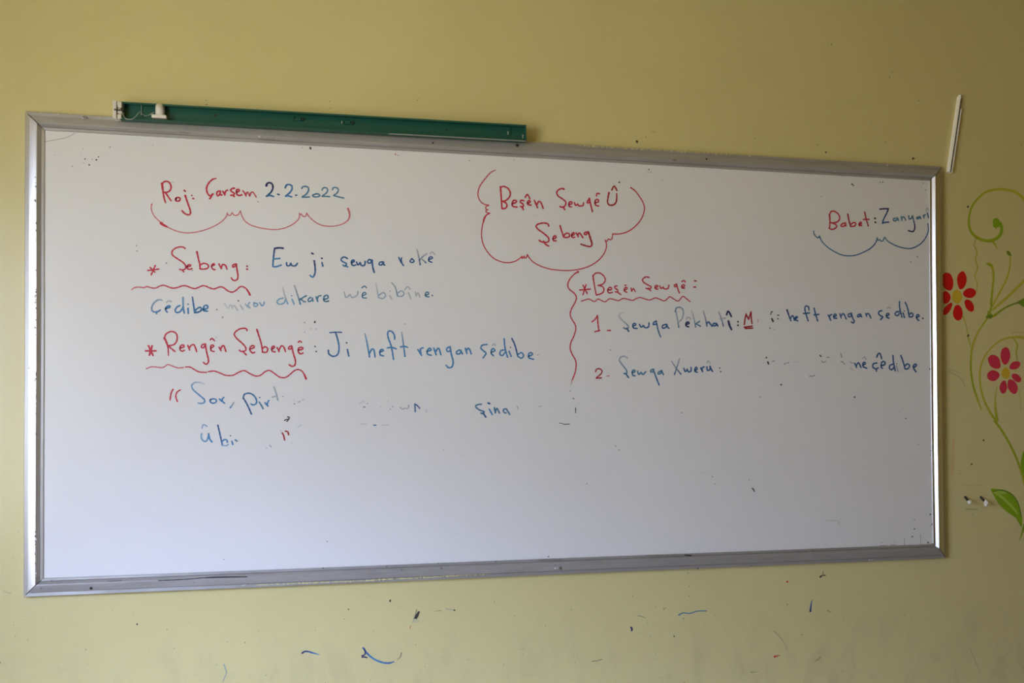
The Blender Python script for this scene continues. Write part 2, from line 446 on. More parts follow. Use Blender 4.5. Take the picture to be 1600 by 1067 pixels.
# wall paint slopped onto the frame's outer strips, and flecks of wear
def smear(par, segs, Y, col, seed, name='paint_smear', label='wall paint slopped on the frame edge'):
    random.seed(seed); fm = Film(Y)
    for (x0, y0, x1, y1, wmin, wmax, step) in segs:
        n = max(2, int(math.hypot(x1-x0, y1-y0)/step))
        for i in range(n):
            t = (i+random.random())/n
            fm.blot(x0+(x1-x0)*t, y0+(y1-y0)*t, random.uniform(wmin, wmax), col, 7, 0.4, random.uniform(0.4, 0.9))
    return fm.done(name, M_grime, par, label, 'stuff')
smear(rail_t, [(905, 227.5, 1180, 244, 0.8, 2.0, 4), (1200, 244.5, 1440, 259, .6, 1.4, 6), (60, 176, 160, 183, 0.6, 1.3, 6)], -0.0122, 'X', 3)
smear(rail_b, [(400, 914, 585, 906.5, 0.8, 1.9, 2.2), (580, 906, 715, 899.5, 0.8, 2.0, 2.2), (690, 899, 765, 897.2, .8, 1.6, 3), (795, 896, 840, 894.6, .5, 1.1, 3)], -0.0121, 'X', 4)
smear(rail_b, [(866, 888, 878, 886.5, 0.8, 1.6, 2), (1356, 875, 1366, 874, .6, 1.2, 2), (379, 914, 386, 913.6, .6, 1.3, 2)], -0.0186, 'W', 5, 'plaster_fleck', 'white flecks of plaster on the rail')
smear(rail_t, [(127, 184, 134, 184, .6, 1.2, 2), (404, 213, 406, 214, .9, 1.4, 1), (1301, 268, 1311, 269, .6, .9, 2), (1385, 257, 1388, 259, .8, 1.2, 1.5), (1416, 257.5, 1418, 258, .6, 1, 1)], -0.0186, 'W', 6, 'plaster_fleck', 'white flecks of plaster on the rail')
fm = Film(-0.0187)
for t, c, w in (("248,907 290,905 335,901.5 386,901", 'K', 1.3), ("1010,868 1068,868.5", 'y', 1.2), ("1070,867.3 1080,868", 'K', 1.8), ("840,875 878,874.5", 'k', 1.1), ("320,903 385,901.2", 'K', 1.2), ("168,908 190,906", 'k', 1.2)):
    fm.stroke('Z', c, w, t)
for x, y in ((64, 919), (81, 907), (604, 885), (690, 888), (628, 890), (1270, 860), (1120, 873), (1090, 888), (1174, 884), (303, 910), (505, 888), (685, 880), (775, 877), (867, 883)):
    fm.blot(x, y, random.uniform(.8, 1.6), 'k', 7, .35)
fm.done('scratch_marks', M_grime, rail_b, 'black scratches on the bottom rail', 'stuff')
fm = Film(-0.0186)
random.seed(11)
for i in range(75):
    y = random.choice((random.uniform(250, 560), random.uniform(420, 500), random.uniform(560, 690), random.uniform(820, 900)))
    fm.blot(55.6+random.uniform(-1.3, 1.4), y, random.uniform(.4, 1.2), random.choice('kkyW'), 6, .5, random.uniform(1, 2.2))
fm.done('scratch_marks', M_grime, rail_l, 'dark scratches on the left upright', 'stuff')
fm = Film(-0.0187)
for x, y, r in ((1054, 250, 4), (1420, 258, 1), (690, 209, 1), (1411, 268, 1.6)): fm.blot(x, y, r, 'y', 9, .3, .4)
fm.stroke('Z', 'y', 1, "280,206 296,207.5"); fm.stroke('Z', 'y', 1.1, "405,217 430,218.5")
fm.done('scratch_marks', M_grime, rail_t, 'brown scratches on the top rail', 'stuff')

# ------------------------------------------------------------------ handwriting on the board
INKY = BY - 0.0003
def word(crop, w, strokes, label, name='handwritten_word'):
    fm = Film(INKY)
    for s in strokes:
        cr_ = s[3] if len(s) > 3 else crop
        for part in s[1].split('|'): fm.stroke(cr_, s[0], s[2] if len(s) > 2 and s[2] else w, part.strip())
    return fm.done(name, M_ink, board, label, 'stuff' if name == 'ink_remnant' else None)

word('A', 2.6, [('R', "425,215,3.6 432,270,3.2 440,330,2.6 452,400 470,455,1.8"), ('R', "425,225 440,200 475,186 510,195 535,235 537,275 515,310 480,325 455,322 | 455,322 480,345 510,390 540,430,2"),
  ('f', "535,198 570,197", 1.5), ('R', "600,412 598,398 622,387 648,395 652,415 635,432 607,432 594,418 600,405"), ('D', "702,300 716,310", 2.6), ('R', "715,365,3 735,425 760,495 778,550 780,590 760,604 730,600 700,580 675,553"),
  ('D', "797,362", 2.2), ('R', "810,400 822,403", 2.3)], 'red handwritten word "Roj:"')
word('A', 2.6, [('RR', "1100,150,1.8 1060,160 1015,200 985,255 983,300 1000,345 1025,367 1050,360 1062,343 | 1050,350 1040,380 1022,402"), ('R', "1152,308 1125,310 1108,340 1120,368 1145,350 1155,312 | 1155,310 1150,340 1160,358 1172,356 | 1185,310 1197,332 1210,357 | 1210,354 1215,320 1230,302 1245,297"),
  ('R', "1330,272 1295,280 1282,300 1305,320 1330,338 1322,358 1285,360 | 1315,362 1328,378 | 1358,322 1388,310 1385,288 1362,290 1354,325 1370,358 1400,363 1422,355"),
  ('Rr', "1435,305 1455,330 1475,370 | 1472,365 1485,325 1500,325 1520,370 | 1520,370 1540,325 1560,322 1580,345 1602,384", 2.3), ('k', "185,440", 1.8, 'B')], 'red handwritten word "Çarşem"')
word('B', 2.7, [('NNM', "290,240,3.6 300,212,3.2 335,203 365,225,3 370,275 345,325 292,372"), ('MB', "292,372 330,362 380,376"), ('M', "432,347 448,353", 2.6),
  ('MBM', "525,268 540,235 570,226 605,240 610,280 585,325 530,372"), ('B', "530,374 560,367 603,380"), ('M', "655,360 668,359", 2.4),
  ('T', "732,275 745,255 780,250 815,265 815,300 790,345 738,380 | 738,384 780,384 828,382", 2.4), ('T', "905,345 875,355 868,368 890,380 930,380 958,365 945,347 905,342", 2.3),
  ('T', "985,297 1000,270 1030,265 1055,285 1045,325 985,373 | 985,375 1030,374 1080,378", 2.2), ('T', "1115,292 1130,265 1165,265 1190,290 1175,330 1130,363 | 1130,363 1190,380 1255,395,2.6", 2.2)],
  'navy to teal handwritten date "2.2.2022"', 'handwritten_date')
word('A', 1.7, [('r', "298,470,2.2 290,520 310,590 350,645 415,705"), ('R', "415,710,4.4 440,730,4 470,745,3 505,765,2"), ('r', "500,762 600,805 700,828 800,828 900,810 1000,780 1100,735 1180,680 1225,630 1242,580 | 1242,580 1245,600 1265,614 1285,605 1303,575 | 1303,575 1320,605 1350,613 1380,600 1405,555 | 1405,555 1425,620 1460,680 1520,725 1600,755 1690,775 1790,788 1860,788 1940,775 2020,745 2090,700 2135,650 2145,600 2143,585"),
  ('f', "440,675 440,705", 1.4), ('r', "703,590 715,605 728,595 | 728,595 745,620 765,628 785,615 793,582 | 793,582 830,635 900,695 980,735 1070,748 1160,742 1250,715 1310,670,2 1330,620,2.6 1325,570,3 1310,530,3.4", 1.7, 'B')],
  'red scalloped flourish under the date', 'scalloped_underline')
word('C', 2.3, [('R', "285,365 340,360 405,350 | 365,312 345,360 322,412 | 310,332 335,358 362,385")], 'red asterisk beside "Şebeng"', 'asterisk_mark')
word('C', 2.3, [('R', "690,127 670,112 625,110 575,130 547,165 555,200 610,240 670,280 698,320 690,350 660,360 630,353 | 660,360 675,382"), ('R', "712,325 745,320 750,305 730,303 712,320 715,345 742,355 763,345"), ('k', "768,363", 1.6),
  ('R', "818,160,2.8 835,240 850,300 852,345 | 850,347 890,352 935,340 945,315 920,292 880,290 852,310 | 985,315 1010,305 1005,293 985,300 978,325 990,350 1015,357 | 1058,295 1070,320 1085,345 | 1082,340 1095,305 1115,300 1135,320 1145,352"),
  ('R', "1245,295 1220,300 1203,320 1215,330 1240,312 1248,295 | 1245,295 1255,360 1264,420 1258,460 1230,476 1205,465 1193,445"), ('D', "1362,318", 2.6), ('D', "1360,352 1370,352", 2.4)], 'red handwritten word "Şebeng:" at the left')
word('C', 2.1, [('rRRR', "108,575,1.4 140,553 190,546 240,553 275,541 330,556 375,555 415,535 460,526 510,545 560,558 610,550 660,532 700,533 750,552 795,563 840,548 880,531 920,538 970,560 1010,566 1050,550 1085,543 1120,560 1160,590 1205,601 1245,580 1280,548 1310,540 1350,560 1380,600,2.8 1395,632,3")], 'red wavy line under "Şebeng"', 'wavy_underline')
word('C', 2.6, [('tB', "440,688,1.8 400,685 355,715 330,760 330,800 360,818 400,810 420,795"), ('B', "380,815 380,835 | 478,780 515,770 530,757 510,750 485,765 478,795 495,818"), ('g', "487,715 510,695 545,705", 2), ('B', "635,747 600,765 583,800 595,822 625,820 655,790 665,762"), ('bB', "668,660,3.2 668,720 672,780 682,830"),
  ('B', "722,778 725,830"), ('M', "722,732", 2), ('MB', "770,655,2 782,740 795,825 | 795,825 845,815 870,790 855,765 815,785 795,815"), ('B', "890,790 935,775 930,745 900,750 888,790 900,805 935,808"), ('k', "1032,790", 2.2)], 'blue handwritten word "Çêdibe."')
word('C', 2.2, [('ff', "1120,725 1140,760 1155,775"), ('fg', "1168,772 1175,740 1195,750 1205,780 | 1205,780 1215,745 1235,760 1260,797"), ('K', "1267,693", 2), ('g', "1292,745 1320,790"), ('gb', "1345,730 1365,755 1395,772 | 1385,760 1375,735 1390,715"), ('b', "1442,715 1435,745 1455,757 1478,745 1473,725 1450,722 | 1500,715 1525,750 | 1525,750 1545,735 1550,708")], 'faded blue handwritten word "mirov"')
word('D', 2.5, [('N', "225,95 190,92 155,97", 2.8), ('NMB', "155,97 148,150 143,200 140,245"), ('B', "145,185 198,180 | 140,247 165,250 210,235"), ('M', "255,215 258,240 280,240 290,220 | 290,220 300,240 330,240 345,220")], 'navy handwritten word "Ew"')
word('D', 2.6, [('N', "465,137 478,142", 2.6), ('NMB', "485,200 492,250 492,300 475,335 450,322"), ('M', "550,215 557,243"), ('N', "547,178", 2.8)], 'navy handwritten word "ji" after "Ew"')
word('D', 2.5, [('MB', "760,180 735,168 708,185 720,205 755,225 740,245 725,235 | 745,240 765,252"), ('M', "795,218 820,203 812,192 795,205 798,230 815,240 830,235"), ('M', "838,210 850,235 868,215 | 868,215 880,240 905,235 910,205"), ('M', "965,195 940,190 930,213 950,220 968,197 | 968,195 972,250 985,295,2.8"), ('M', "1060,210 1035,210 1025,230 1045,235 1062,212 | 1062,210 1065,230 1072,235")], 'blue handwritten word "şewqa" in the first line')
word('D', 2.2, [('M', "1190,172 1205,205 1230,240 | 1215,215 1210,185 1215,175"), ('M', "1297,182 1283,205 1300,215 1318,202 1300,183"), ('gM', "1340,105 1355,160 1368,232 | 1425,140 1390,165 1360,195 | 1375,180 1400,200 1415,215"), ('M', "1438,190 1470,178 1462,165 1442,175 1440,200 1465,212"), ('g', "1452,140 1468,125 1490,150", 1.8)], 'blue handwritten word "rokê"')
word('D', 2.3, [('b', "225,510 190,520 175,545 195,562 235,550 245,520"), ('fgb', "222,420 240,490 265,560"), ('b', "300,520 318,562"), ('M', "295,490", 1.8), ('gT', "320,405 345,480 370,562"), ('T', "420,490 385,510 362,530 | 370,515 400,540 412,540"), ('T', "455,505 435,520 440,540 465,530 470,510 | 470,510 475,535 | 500,500 515,540 | 510,520 520,495 540,490 | 565,522 600,510 595,487 570,495 563,525 580,540 605,535")], 'faded blue handwritten word "dikare"')
word('D', 2.0, [('gt', "735,460 750,505 785,480 | 785,480 800,505 840,490 850,455"), ('T', "890,490 918,475 905,462 888,475 888,505 920,510"), ('T', "882,425 905,410 920,425")], 'pale blue handwritten word "wê"')
word('D', 2.1, [('ft', "1000,390 1010,450 1022,505"), ('t', "1022,505 1055,515 1080,490 1060,465 1020,490"), ('g', "1115,490 1130,518"), ('k', "1115,450", 1.5), ('gT', "1130,382 1160,420 1180,495"), ('t', "1180,495 1215,495 1235,470 1210,450 1180,470"), ('g', "1270,465 1290,515 | 1240,440 1265,415 1285,435"), ('g', "1328,460 1335,495 | 1335,490 1350,465 1365,500"), ('T', "1410,487 1440,475 1430,460 1412,470 1415,495 1440,500"), ('M', "1468,488", 2.3)], 'pale blue handwritten word "bibîne."')
word('E', 2.4, [('R', "95,257 180,257 | 118,215 155,295 | 148,215 125,293", 2.8)], 'red asterisk beside "Rengên"', 'asterisk_mark')
word('E', 2.3, [('R', "250,150,3.4 265,180,3 280,230 283,295,1.6"), ('R', "250,150 265,115 310,95 350,115 355,165 335,200 300,212 278,210 | 278,210 305,235 338,262"), ('R', "380,235 415,222 405,207 385,215 380,245 395,260 418,252 | 445,210 460,250 | 455,235 475,210 495,205 510,235 518,262"), ('R', "590,200 565,205 558,225 575,232 592,207 | 592,200 600,260 617,330 613,358 595,368 575,353"), ('R', "635,237 662,217 650,207 635,220 640,255 665,262 | 632,165 645,153 668,172 | 705,225 722,255 | 720,240 735,212 748,220 762,262")], 'red handwritten word "Rengên"')
word('E', 2.3, [('R', "938,87 930,70 885,72 845,95 832,120 855,155 900,195 928,230 925,255 890,262 875,252 | 905,262 932,290"), ('R', "965,242 1000,227 990,212 968,222 962,250 985,275 1003,268"), ('R', "1020,78,2.8 1040,140 1058,200 1068,265 | 1065,267 1100,268 1112,240 1090,222 1068,237"), ('R', "1145,242 1170,227 1160,217 1145,228 1148,260 1172,265 | 1190,230 1205,262 | 1205,250 1225,215 1245,225 1258,262"), ('R', "1310,215 1290,222 1285,242 1305,240 1312,217 | 1310,215 1325,280 1342,340 1335,378 1310,385 1290,372 | 1365,252 1405,240 1395,227 1370,232 1365,265 1385,282 1405,275 | 1365,185 1380,175 1392,185"), ('K', "1505,220", 2.3), ('K', "1515,262", 2.3)], 'red handwritten word "Şebengê:"')
word('E', 2.0, [('r', "100,405 140,390 180,391 230,397 255,385 280,370 310,380 360,398 410,395"), ('R', "428,391 465,392 500,412 540,432 600,436"), ('R', "615,430 665,425 710,440 760,460 820,460 870,435 915,421 960,445 1010,466 1050,460 1090,430 1125,419 1160,440 1210,475 1260,478 1300,450 1335,420 1370,413 1405,435 1430,488,3.2")], 'red wavy line under "Rengên Şebengê"', 'wavy_underline')
word('F', 2.6, [('M', "110,85 150,82 190,83", 2), ('MBM', "148,83 165,140 172,195 160,235 130,245 103,228 100,205"), ('MT', "228,200 238,243"), ('K', "222,153", 2.4)], 'blue handwritten word "Ji" after "Şebengê:"')
word('F', 2.5, [('bB', "347,92,1.8 362,160 378,250"), ('B', "378,225 395,195 408,205 415,250"), ('B', "448,217 472,207 462,197 448,210 450,235 472,242"), ('B', "548,130 545,100 525,75 503,80 503,115 525,180 540,265"), ('B', "498,188 530,185 558,195"), ('tB', "595,80,1.8 605,150 617,245"), ('B', "588,182 612,178 635,184")], 'blue handwritten word "heft" at the left')
word('F', 2.5, [('B', "705,200 730,240 | 725,225 722,195 740,188 | 768,212 795,202 785,190 768,205 770,230 795,238 | 812,190 828,235 | 825,215 840,190 850,200 860,235"), ('B', "915,182 898,195 905,213 925,205 922,182 | 922,180 930,230 943,280 935,315 912,322 895,305"), ('B', "985,202 965,215 970,230 990,225 995,207 | 995,205 1005,228 | 1025,190 1035,225 | 1030,210 1045,190 1055,200 1065,228")], 'blue handwritten word "rengan" at the left')
word('F', 2.4, [('B', "1170,165 1140,170 1130,190 1150,210 1165,225 1145,255"), ('B', "1200,217 1225,207 1215,192 1202,202 1200,225 1215,240"), ('g', "1207,172 1217,162 1230,172", 2), ('B', "1290,202 1265,207 1258,230 1275,240 1295,217 | 1288,125 1292,180 1310,252"), ('B', "1320,210 1335,245"), ('K', "1330,185", 1.8), ('M', "1340,125 1360,170 1380,245"), ('B', "1380,245 1405,258 1418,240 1405,220 1382,232 | 1450,247 1480,232 1470,220 1453,228 1455,255 1485,265"), ('Q', "1515,235", 1.8)], 'blue handwritten word "çêdibe." at the left')
word('G', 2.2, [('R', "187,112 168,150 158,215 | 255,118 225,140 213,180 228,228")], 'red opening quotation mark', 'quotation_mark')
word('G', 2.4, [('fb', "495,65,1.6 450,47 395,47 365,75"), ('bB', "365,75 380,115 430,160 485,205"), ('Bb', "485,205 490,235 460,248 428,243"), ('B', "545,213 560,205 590,205 605,220 595,240 565,245 543,230 547,211"), ('B', "632,205 655,225 682,245 | 660,230 660,205 675,190"), ('gB', "770,240 755,265 738,288")], 'blue handwritten word "Sor,"')
word('G', 2.4, [('M', "862,195 890,240 915,290 940,350"), ('MB', "862,200 870,165 900,150 940,155 975,185 990,220 985,250 955,262 935,252"), ('T', "1015,235 1035,265 1053,298"), ('M', "1018,190", 2), ('B', "1070,240 1100,275 | 1095,265 1095,240 1108,220"), ('gt', "1158,90 1175,140 1195,215"), ('g', "1142,187 1165,180 1190,180"), ('k', "1243,180", 1.8), ('f', "1350,215", 2), ('k', "1352,250", 2), ('g', "1390,237 1410,225", 1.7), ('f', "1430,212 1450,210")], 'half wiped blue handwritten word starting "pirt"')
word('G', 2.5, [('bB', "462,540 458,575 475,605 500,612 520,590 530,540"), ('B', "528,540 540,590 562,618"), ('b', "465,485 475,455 495,455 512,468", 2)], 'blue handwritten letter "û" in the last line', 'handwritten_letter')
word('G', 2.4, [('M', "618,458 635,530 655,620 660,650"), ('b', "660,650 700,655 720,640", 2), ('B', "655,620 680,595 705,600 708,620"), ('B', "752,610 762,642"), ('K', "737,558", 1.8), ('T', "785,598 800,610"), ('f', "815,605", 2)], 'half wiped blue handwritten word "bi" in the last line')
word('G', 2.3, [('D', "1235,530 1250,555 1260,600"), ('D', "1268,515 1290,520 1298,548"), ('f', "1220,505 1230,525")], 'red closing quotation mark', 'quotation_mark')
word('G', 1.8, [('K', "1288,378 1306,380 1300,398 | 1260,412 1278,400 1296,405 1280,420"), ('f', "1385,475 1425,452"), ('g', "1115,648 1130,665", 2), ('g', "1083,675"), ('f', "1328,628", 2)], 'small black squiggles below the half wiped word', 'ink_remnant')
word('H', 2.2, [('k', "143,128", 1.8), ('k', "118,152 128,150"), ('f', "95,125 118,112"), ('f', "230,150"), ('f', "280,110"), ('k', "292,165", 1.8), ('g', "310,148"), ('g', "360,155 375,165 390,158 | 400,162 414,155 414,140"), ('M', "455,130 458,182 | 455,130 470,140 487,160", 2), ('f', "530,170 532,185"), ('T', "185,271 200,271", 2), ('f', "100,262 135,264"), ('f', "240,271 285,270")], 'wiped remnants of a blue word', 'ink_remnant')
word('H', 2.5, [('T', "893,133 870,135 855,148 880,170 912,182 900,195 890,190"), ('M', "905,190 922,217"), ('B', "945,165 965,200"), ('M', "937,125 947,128", 3), ('T', "978,155 985,190 | 985,185 995,160 1012,190"), ('T', "1060,165 1040,165 1040,185 1055,190 | 1058,165 1080,200"), ('g', "1130,147 1134,165", 2), ('f', "1268,150 1290,145")], 'blue handwritten word "şina"')

word('I', 1.7, [('R', "262,92,1.2 215,118 160,180 118,240 100,300 105,350 130,390 165,412 200,418"), ('R', "200,418 172,435 175,455 192,460 | 192,460 172,470 180,485 210,493 | 210,493 175,512,2.2 155,550,3 150,580"), ('R', "155,550 140,610 132,690 145,770 180,840 240,905 310,940 380,950 440,938 480,915 510,890 | 510,890 505,905 512,910 530,890 | 530,890 530,908 545,905 558,878"), ('R', "558,878,2.4 575,905 620,950 700,990 790,1015"), ('R', "22,1007 110,1016 200,1017 300,1005 400,975 490,920 550,855 580,790 583,740 570,700 | 570,700 585,715 605,688 | 605,688 620,697 640,690 648,640", 1.7, 'J'), ('R', "648,637,2 720,637 800,615 870,570 930,505 965,440 980,370 965,310 930,250 885,190 838,155,2.2", 1.8, 'J')], 'red scalloped cloud outline around the title', 'cloud_outline')
word('I', 2.5, [('R', "308,250,3 315,350 322,450 | 308,252 340,245 380,265 400,310 385,350 350,378 322,382 | 322,382 355,395 368,420 355,445 322,452"), ('R', "415,407 455,390 450,374 428,375 415,405 425,430 460,435 | 525,378 500,372 490,390 520,410 515,432 492,430 | 508,435 520,460 | 560,402 585,387 575,374 560,385 560,410 590,418 | 537,345 557,318 580,358 | 622,375 650,440 | 645,415 660,385 680,390 703,448")], 'red handwritten title word "Beşên"')
word('J', 2.4, [('R', "140,170,3 115,163 75,185 67,215 85,245 130,275 160,305 155,340 130,360 100,352 | 130,355 150,383"), ('R', "192,332 225,320 220,302 200,305 190,330 200,352 220,355 | 250,310 262,340 285,325 | 285,325 298,345 340,340 345,312 | 410,270 390,290 382,310 400,312 412,287 | 405,265 420,330 438,405 | 465,312 500,302 495,277 470,285 463,320 480,342 502,345 | 480,240 485,215 510,218")], 'red handwritten title word "Şewqê"')
word('J', 2.5, [('D', "610,208,3 600,260 595,305 610,332 640,338 675,320 690,280 690,215,1.8"), ('D', "640,178 665,138 693,185")], 'red handwritten title letter "Û"', 'handwritten_letter')
word('I', 2.5, [('R', "755,610 745,590 705,583 660,592 638,610 655,640 710,680 752,720 755,750 730,762 690,758 665,742 | 708,752 725,780 755,797"), ('R', "28,687 58,677 55,657 38,660 25,685 35,708 60,708 | 100,550,2.8 118,610 138,670 | 138,670 170,675 200,660 195,635 165,630 140,655 | 222,652 248,642 245,624 228,630 220,655 232,675 252,670 | 268,628 290,665 | 285,650 298,625 315,640 338,675 | 395,615 365,620 350,635 370,645 398,620", 2.4, 'J'), ('D', "395,612 415,680,3 432,735,2.8 425,765 400,768 365,760 318,743", 2.4, 'J')], 'red handwritten title word "Şebeng"')
word('N', 2.3, [('R', "335,260,3 340,330 335,415 | 335,260 350,225 385,217 430,245 452,295 430,335 385,350 350,348 | 350,348 395,362 418,390 395,415 355,425 330,408"), ('R', "515,350 475,365 465,385 490,392 515,372 518,352 | 515,350 522,385"), ('D', "543,252,2.8 555,320,2.4 575,390"), ('R', "575,390 615,388 635,365 615,345 580,365 | 675,367 700,357 690,342 672,355 672,380 700,380"), ('D', "735,230,2.6 750,300,2.2 775,385"), ('R', "718,312 785,310"), ('K', "850,298", 3.2), ('K', "855,343", 3.2)], 'red handwritten word "Babet:"')
word('N', 2.3, [('N', "910,195,2.6 950,190 1005,190"), ('NM', "1005,190 985,240 950,310 935,355"), ('M', "935,355 970,345 1010,342"), ('T', "1085,297 1062,305 1062,325 1090,325 1105,297 | 1105,290 1118,325 | 1150,280 1158,322 | 1155,305 1172,280 1190,295 1200,320"), ('TM', "1235,272 1240,305 1265,300 1275,275"), ('TNN', "1278,270 1295,340 1305,400 1290,445 1260,448 1232,437"), ('T', "1350,282 1328,290 1328,305 1350,300 1360,282 | 1362,278 1375,305 | 1400,265 1410,295 | 1408,280 1412,262 1425,258"), ('M', "1447,240 1460,290"), ('g', "1435,215 1435,190 1450,188 1458,210", 1.9)], 'navy handwritten word "Zanyarî"')
word('N', 1.9, [('MT', "155,443,1.6 160,475 185,510 210,520 | 210,520 222,500"), ('TM', "222,500,2.4 245,555 300,615 370,665 460,710 550,725 640,715 730,680 800,640 850,590 870,550 878,520"), ('T', "878,520 885,550 905,540 | 905,540 925,560 945,550 | 945,550 960,515"), ('TMM', "965,515 1000,560 1080,605 1170,635 1250,643 1320,620 1385,575 1435,505 1458,430 1452,360")], 'blue scalloped flourish under "Babet: Zanyarî"', 'scalloped_underline')
word('K', 2.0, [('R', "125,78,3 95,95 55,140 38,185 48,220 90,255 110,290 100,330 70,385 58,430 70,470 98,515 105,555 90,610 65,665 58,715 72,760 100,810 108,855 98,920 75,980"), ('rf', "75,980 65,1020"), ('k', "1478,42 1478,50", 1.2, 'H'), ('K', "1495,92 1502,98", 1.4, 'H'), ('K', "1513,155 1513,190", 1.3, 'H'), ('f', "1480,5 1478,18", 1.2, 'H')], 'red wavy vertical bracket between the columns', 'wavy_bracket')
word('K', 2.2, [('R', "138,230 228,222 | 165,190 200,260 | 190,185 165,268")], 'red asterisk beside "Beşên Şewqê:"', 'asterisk_mark')
word('K', 2.1, [('R', "248,110,2.6 258,180 275,270 | 250,110 270,90 305,88 340,115 350,150 330,180 290,192 | 290,192 325,200 340,225 325,255 278,272"), ('R', "370,232 405,224 395,207 378,215 370,240 385,255 410,248 | 450,195 430,200 432,215 455,230 450,245 432,245 | 455,250 480,268 | 512,232 535,217 522,207 510,220 510,240 530,248 | 515,192 525,188 | 565,215 572,240 | 572,235 585,218 600,242")], 'red handwritten heading "Beşên" in the right column')
word('K', 2.1, [('R', "715,125 690,120 662,140 670,165 710,190 735,205 715,222 690,215 | 710,215 728,235 | 765,212 790,200 780,190 765,200 770,220 790,222 | 805,195 815,218 832,205 | 832,205 845,222 875,215 880,190"), ('R', "945,182 925,190 930,203 948,197 | 945,180 955,220 968,255 | 990,207 1012,197 1003,184 988,195 990,212 1010,215 | 988,160 1005,150 1018,163"), ('D', "1093,153 1107,155", 2.2), ('R', "1088,205 1102,205", 2.4)], 'red handwritten heading "Şewqê:" in the right column')
word('K', 1.7, [('R', "152,322 185,312 215,305 240,318 262,326 290,305 320,318 350,328 385,303 420,308 460,318 500,300 540,308 580,316 610,300 640,292 680,303 720,313 770,295 800,305 845,320 870,300 890,286 915,300 955,322 980,300 998,282 1025,300 1057,326")], 'red wavy line under "Beşên Şewqê:"', 'wavy_underline')
word('K', 2.1, [('R', "240,495 265,475 285,442 | 285,442 290,510 298,570 | 263,577 305,567 | 368,567 395,567")], 'red handwritten list number "1-"', 'handwritten_number')
word('K', 2.1, [('D', "270,910 278,890 300,885 322,900 318,925 275,963 | 275,965 320,962"), ('r', "365,947 382,945", 1.6)], 'red handwritten list number "2-"', 'handwritten_number')
word('K', 2.3, [('fgT', "510,420,1.5 485,420,1.6 465,445 485,475 530,515 545,540 525,555 505,545"), ('M', "530,550 545,573", 2.6), ('M', "580,532 605,520 598,507 580,518 585,545 615,550 | 635,515 650,540 668,525 | 668,525 685,545 712,535 715,505"), ('M', "775,490 755,500 750,518 775,513"), ('MT', "775,488 790,560 812,622"), ('M', "860,515 830,525 825,545 850,545 865,522 | 865,520 870,540 882,548")], 'blue handwritten word "Şewqa" in item one')
word('L', 2.1, [('gT', "105,165 120,240 138,345"), ('Tg', "100,180 110,145 140,133 175,150 185,200 170,255 140,283 125,278"), ('N', "215,312 245,302 238,287 215,295 212,325 240,338", 2.4), ('g', "218,265 225,240 245,238 262,262", 1.9), ('fT', "270,165 295,250 312,340"), ('T', "355,280 325,300 | 315,305 365,332"), ('gM', "393,175 415,250 430,330"), ('M', "430,305 445,285 460,300 485,332 | 525,302 500,302 495,325 520,325 530,302 | 530,300 545,330", 2.4), ('gM', "552,180 580,250 602,330"), ('g', "565,255 625,245"), ('N', "635,210 650,175 668,195 685,230", 2.8), ('N', "655,280,3.4 665,320,3.4 687,368,2.6"), ('K', "752,283", 2.7), ('K', "752,320", 2.7)], 'blue handwritten word "Pêkhatî:" in item one')
word('L', 2.3, [('D', "820,312 828,255 838,205 | 838,205 865,260 | 865,260 890,180 | 890,180 893,240 900,305 | 818,342 900,330 | 830,355 907,350"), ('Q', "962,265", 1.9), ('Q', "962,286", 1.9)], 'red handwritten letter "M" with double underline', 'handwritten_letter')
word('L', 1.6, [('K', "1102,182 1115,178 | 1100,188 1095,210"), ('K', "1108,255 1120,280", 3), ('K', "1165,218 1180,215"), ('K', "1168,252", 2.2), ('K', "1087,350", 1.9), ('f', "1125,370 1138,365")], 'black wiped remnants before "heft"', 'ink_remnant')
word('M', 2.4, [('NM', "285,140,2.8 300,185 318,235"), ('M', "315,215 330,190 342,200 350,230 | 358,217 378,207 370,197 357,208 360,228 380,235 | 480,140 475,110 455,103 443,125 455,180 472,235 | 430,170 485,165 | 525,122 540,180 558,238 | 525,182 568,178")], 'blue handwritten word "heft" in item one')
word('M', 2.3, [('M', "652,185 675,232 | 668,215 665,190 685,178 | 700,202 725,187 715,174 700,190 703,210 728,212 | 755,172 768,210 | 765,195 782,172 795,180 812,218 | 850,172 830,178 832,198 855,195 858,172 | 858,165 870,210 885,240 875,255 858,245"), ('M', "935,177 915,185 915,200 935,195 940,177 | 940,175 950,200 | 985,170 995,195 | 990,185 1005,170 1018,180 1033,212")], 'blue handwritten word "rengan" in item one')
word('M', 2.4, [('M', "1130,145 1110,150 1100,170 1118,190 1140,200 1118,225 | 1172,192 1195,182 1188,167 1172,178 1172,200 1195,212"), ('g', "1180,123 1192,115 1207,122", 2), ('M', "1285,152 1260,157 1248,178 1270,190 1288,167 | 1288,62 1290,120 1310,202 | 1320,165 1332,205"), ('K', "1330,148", 1.8), ('M', "1340,72 1360,120 1375,200 | 1378,200 1400,200 1410,180 1395,165 1375,180 | 1440,207 1465,192 1455,180 1440,190 1442,215 1460,232"), ('N', "1492,213 1498,213", 2.6)], 'blue handwritten word "çêdibe." in item one')
word('K', 2.4, [('gT', "535,797 510,782 480,790 468,815 490,850 525,895 530,925 505,925"), ('M', "520,925 545,960"), ('T', "575,922 600,907 590,895 575,910 580,940 600,945 | 620,905 630,935 650,915 | 650,915 665,935 688,910"), ('T', "755,892 730,897 730,913 752,910"), ('TM', "750,890 775,960 800,1022"), ('T', "815,907 795,912 790,930 812,925 820,902 | 820,900 835,935")], 'teal handwritten word "Şewqa" in item two')
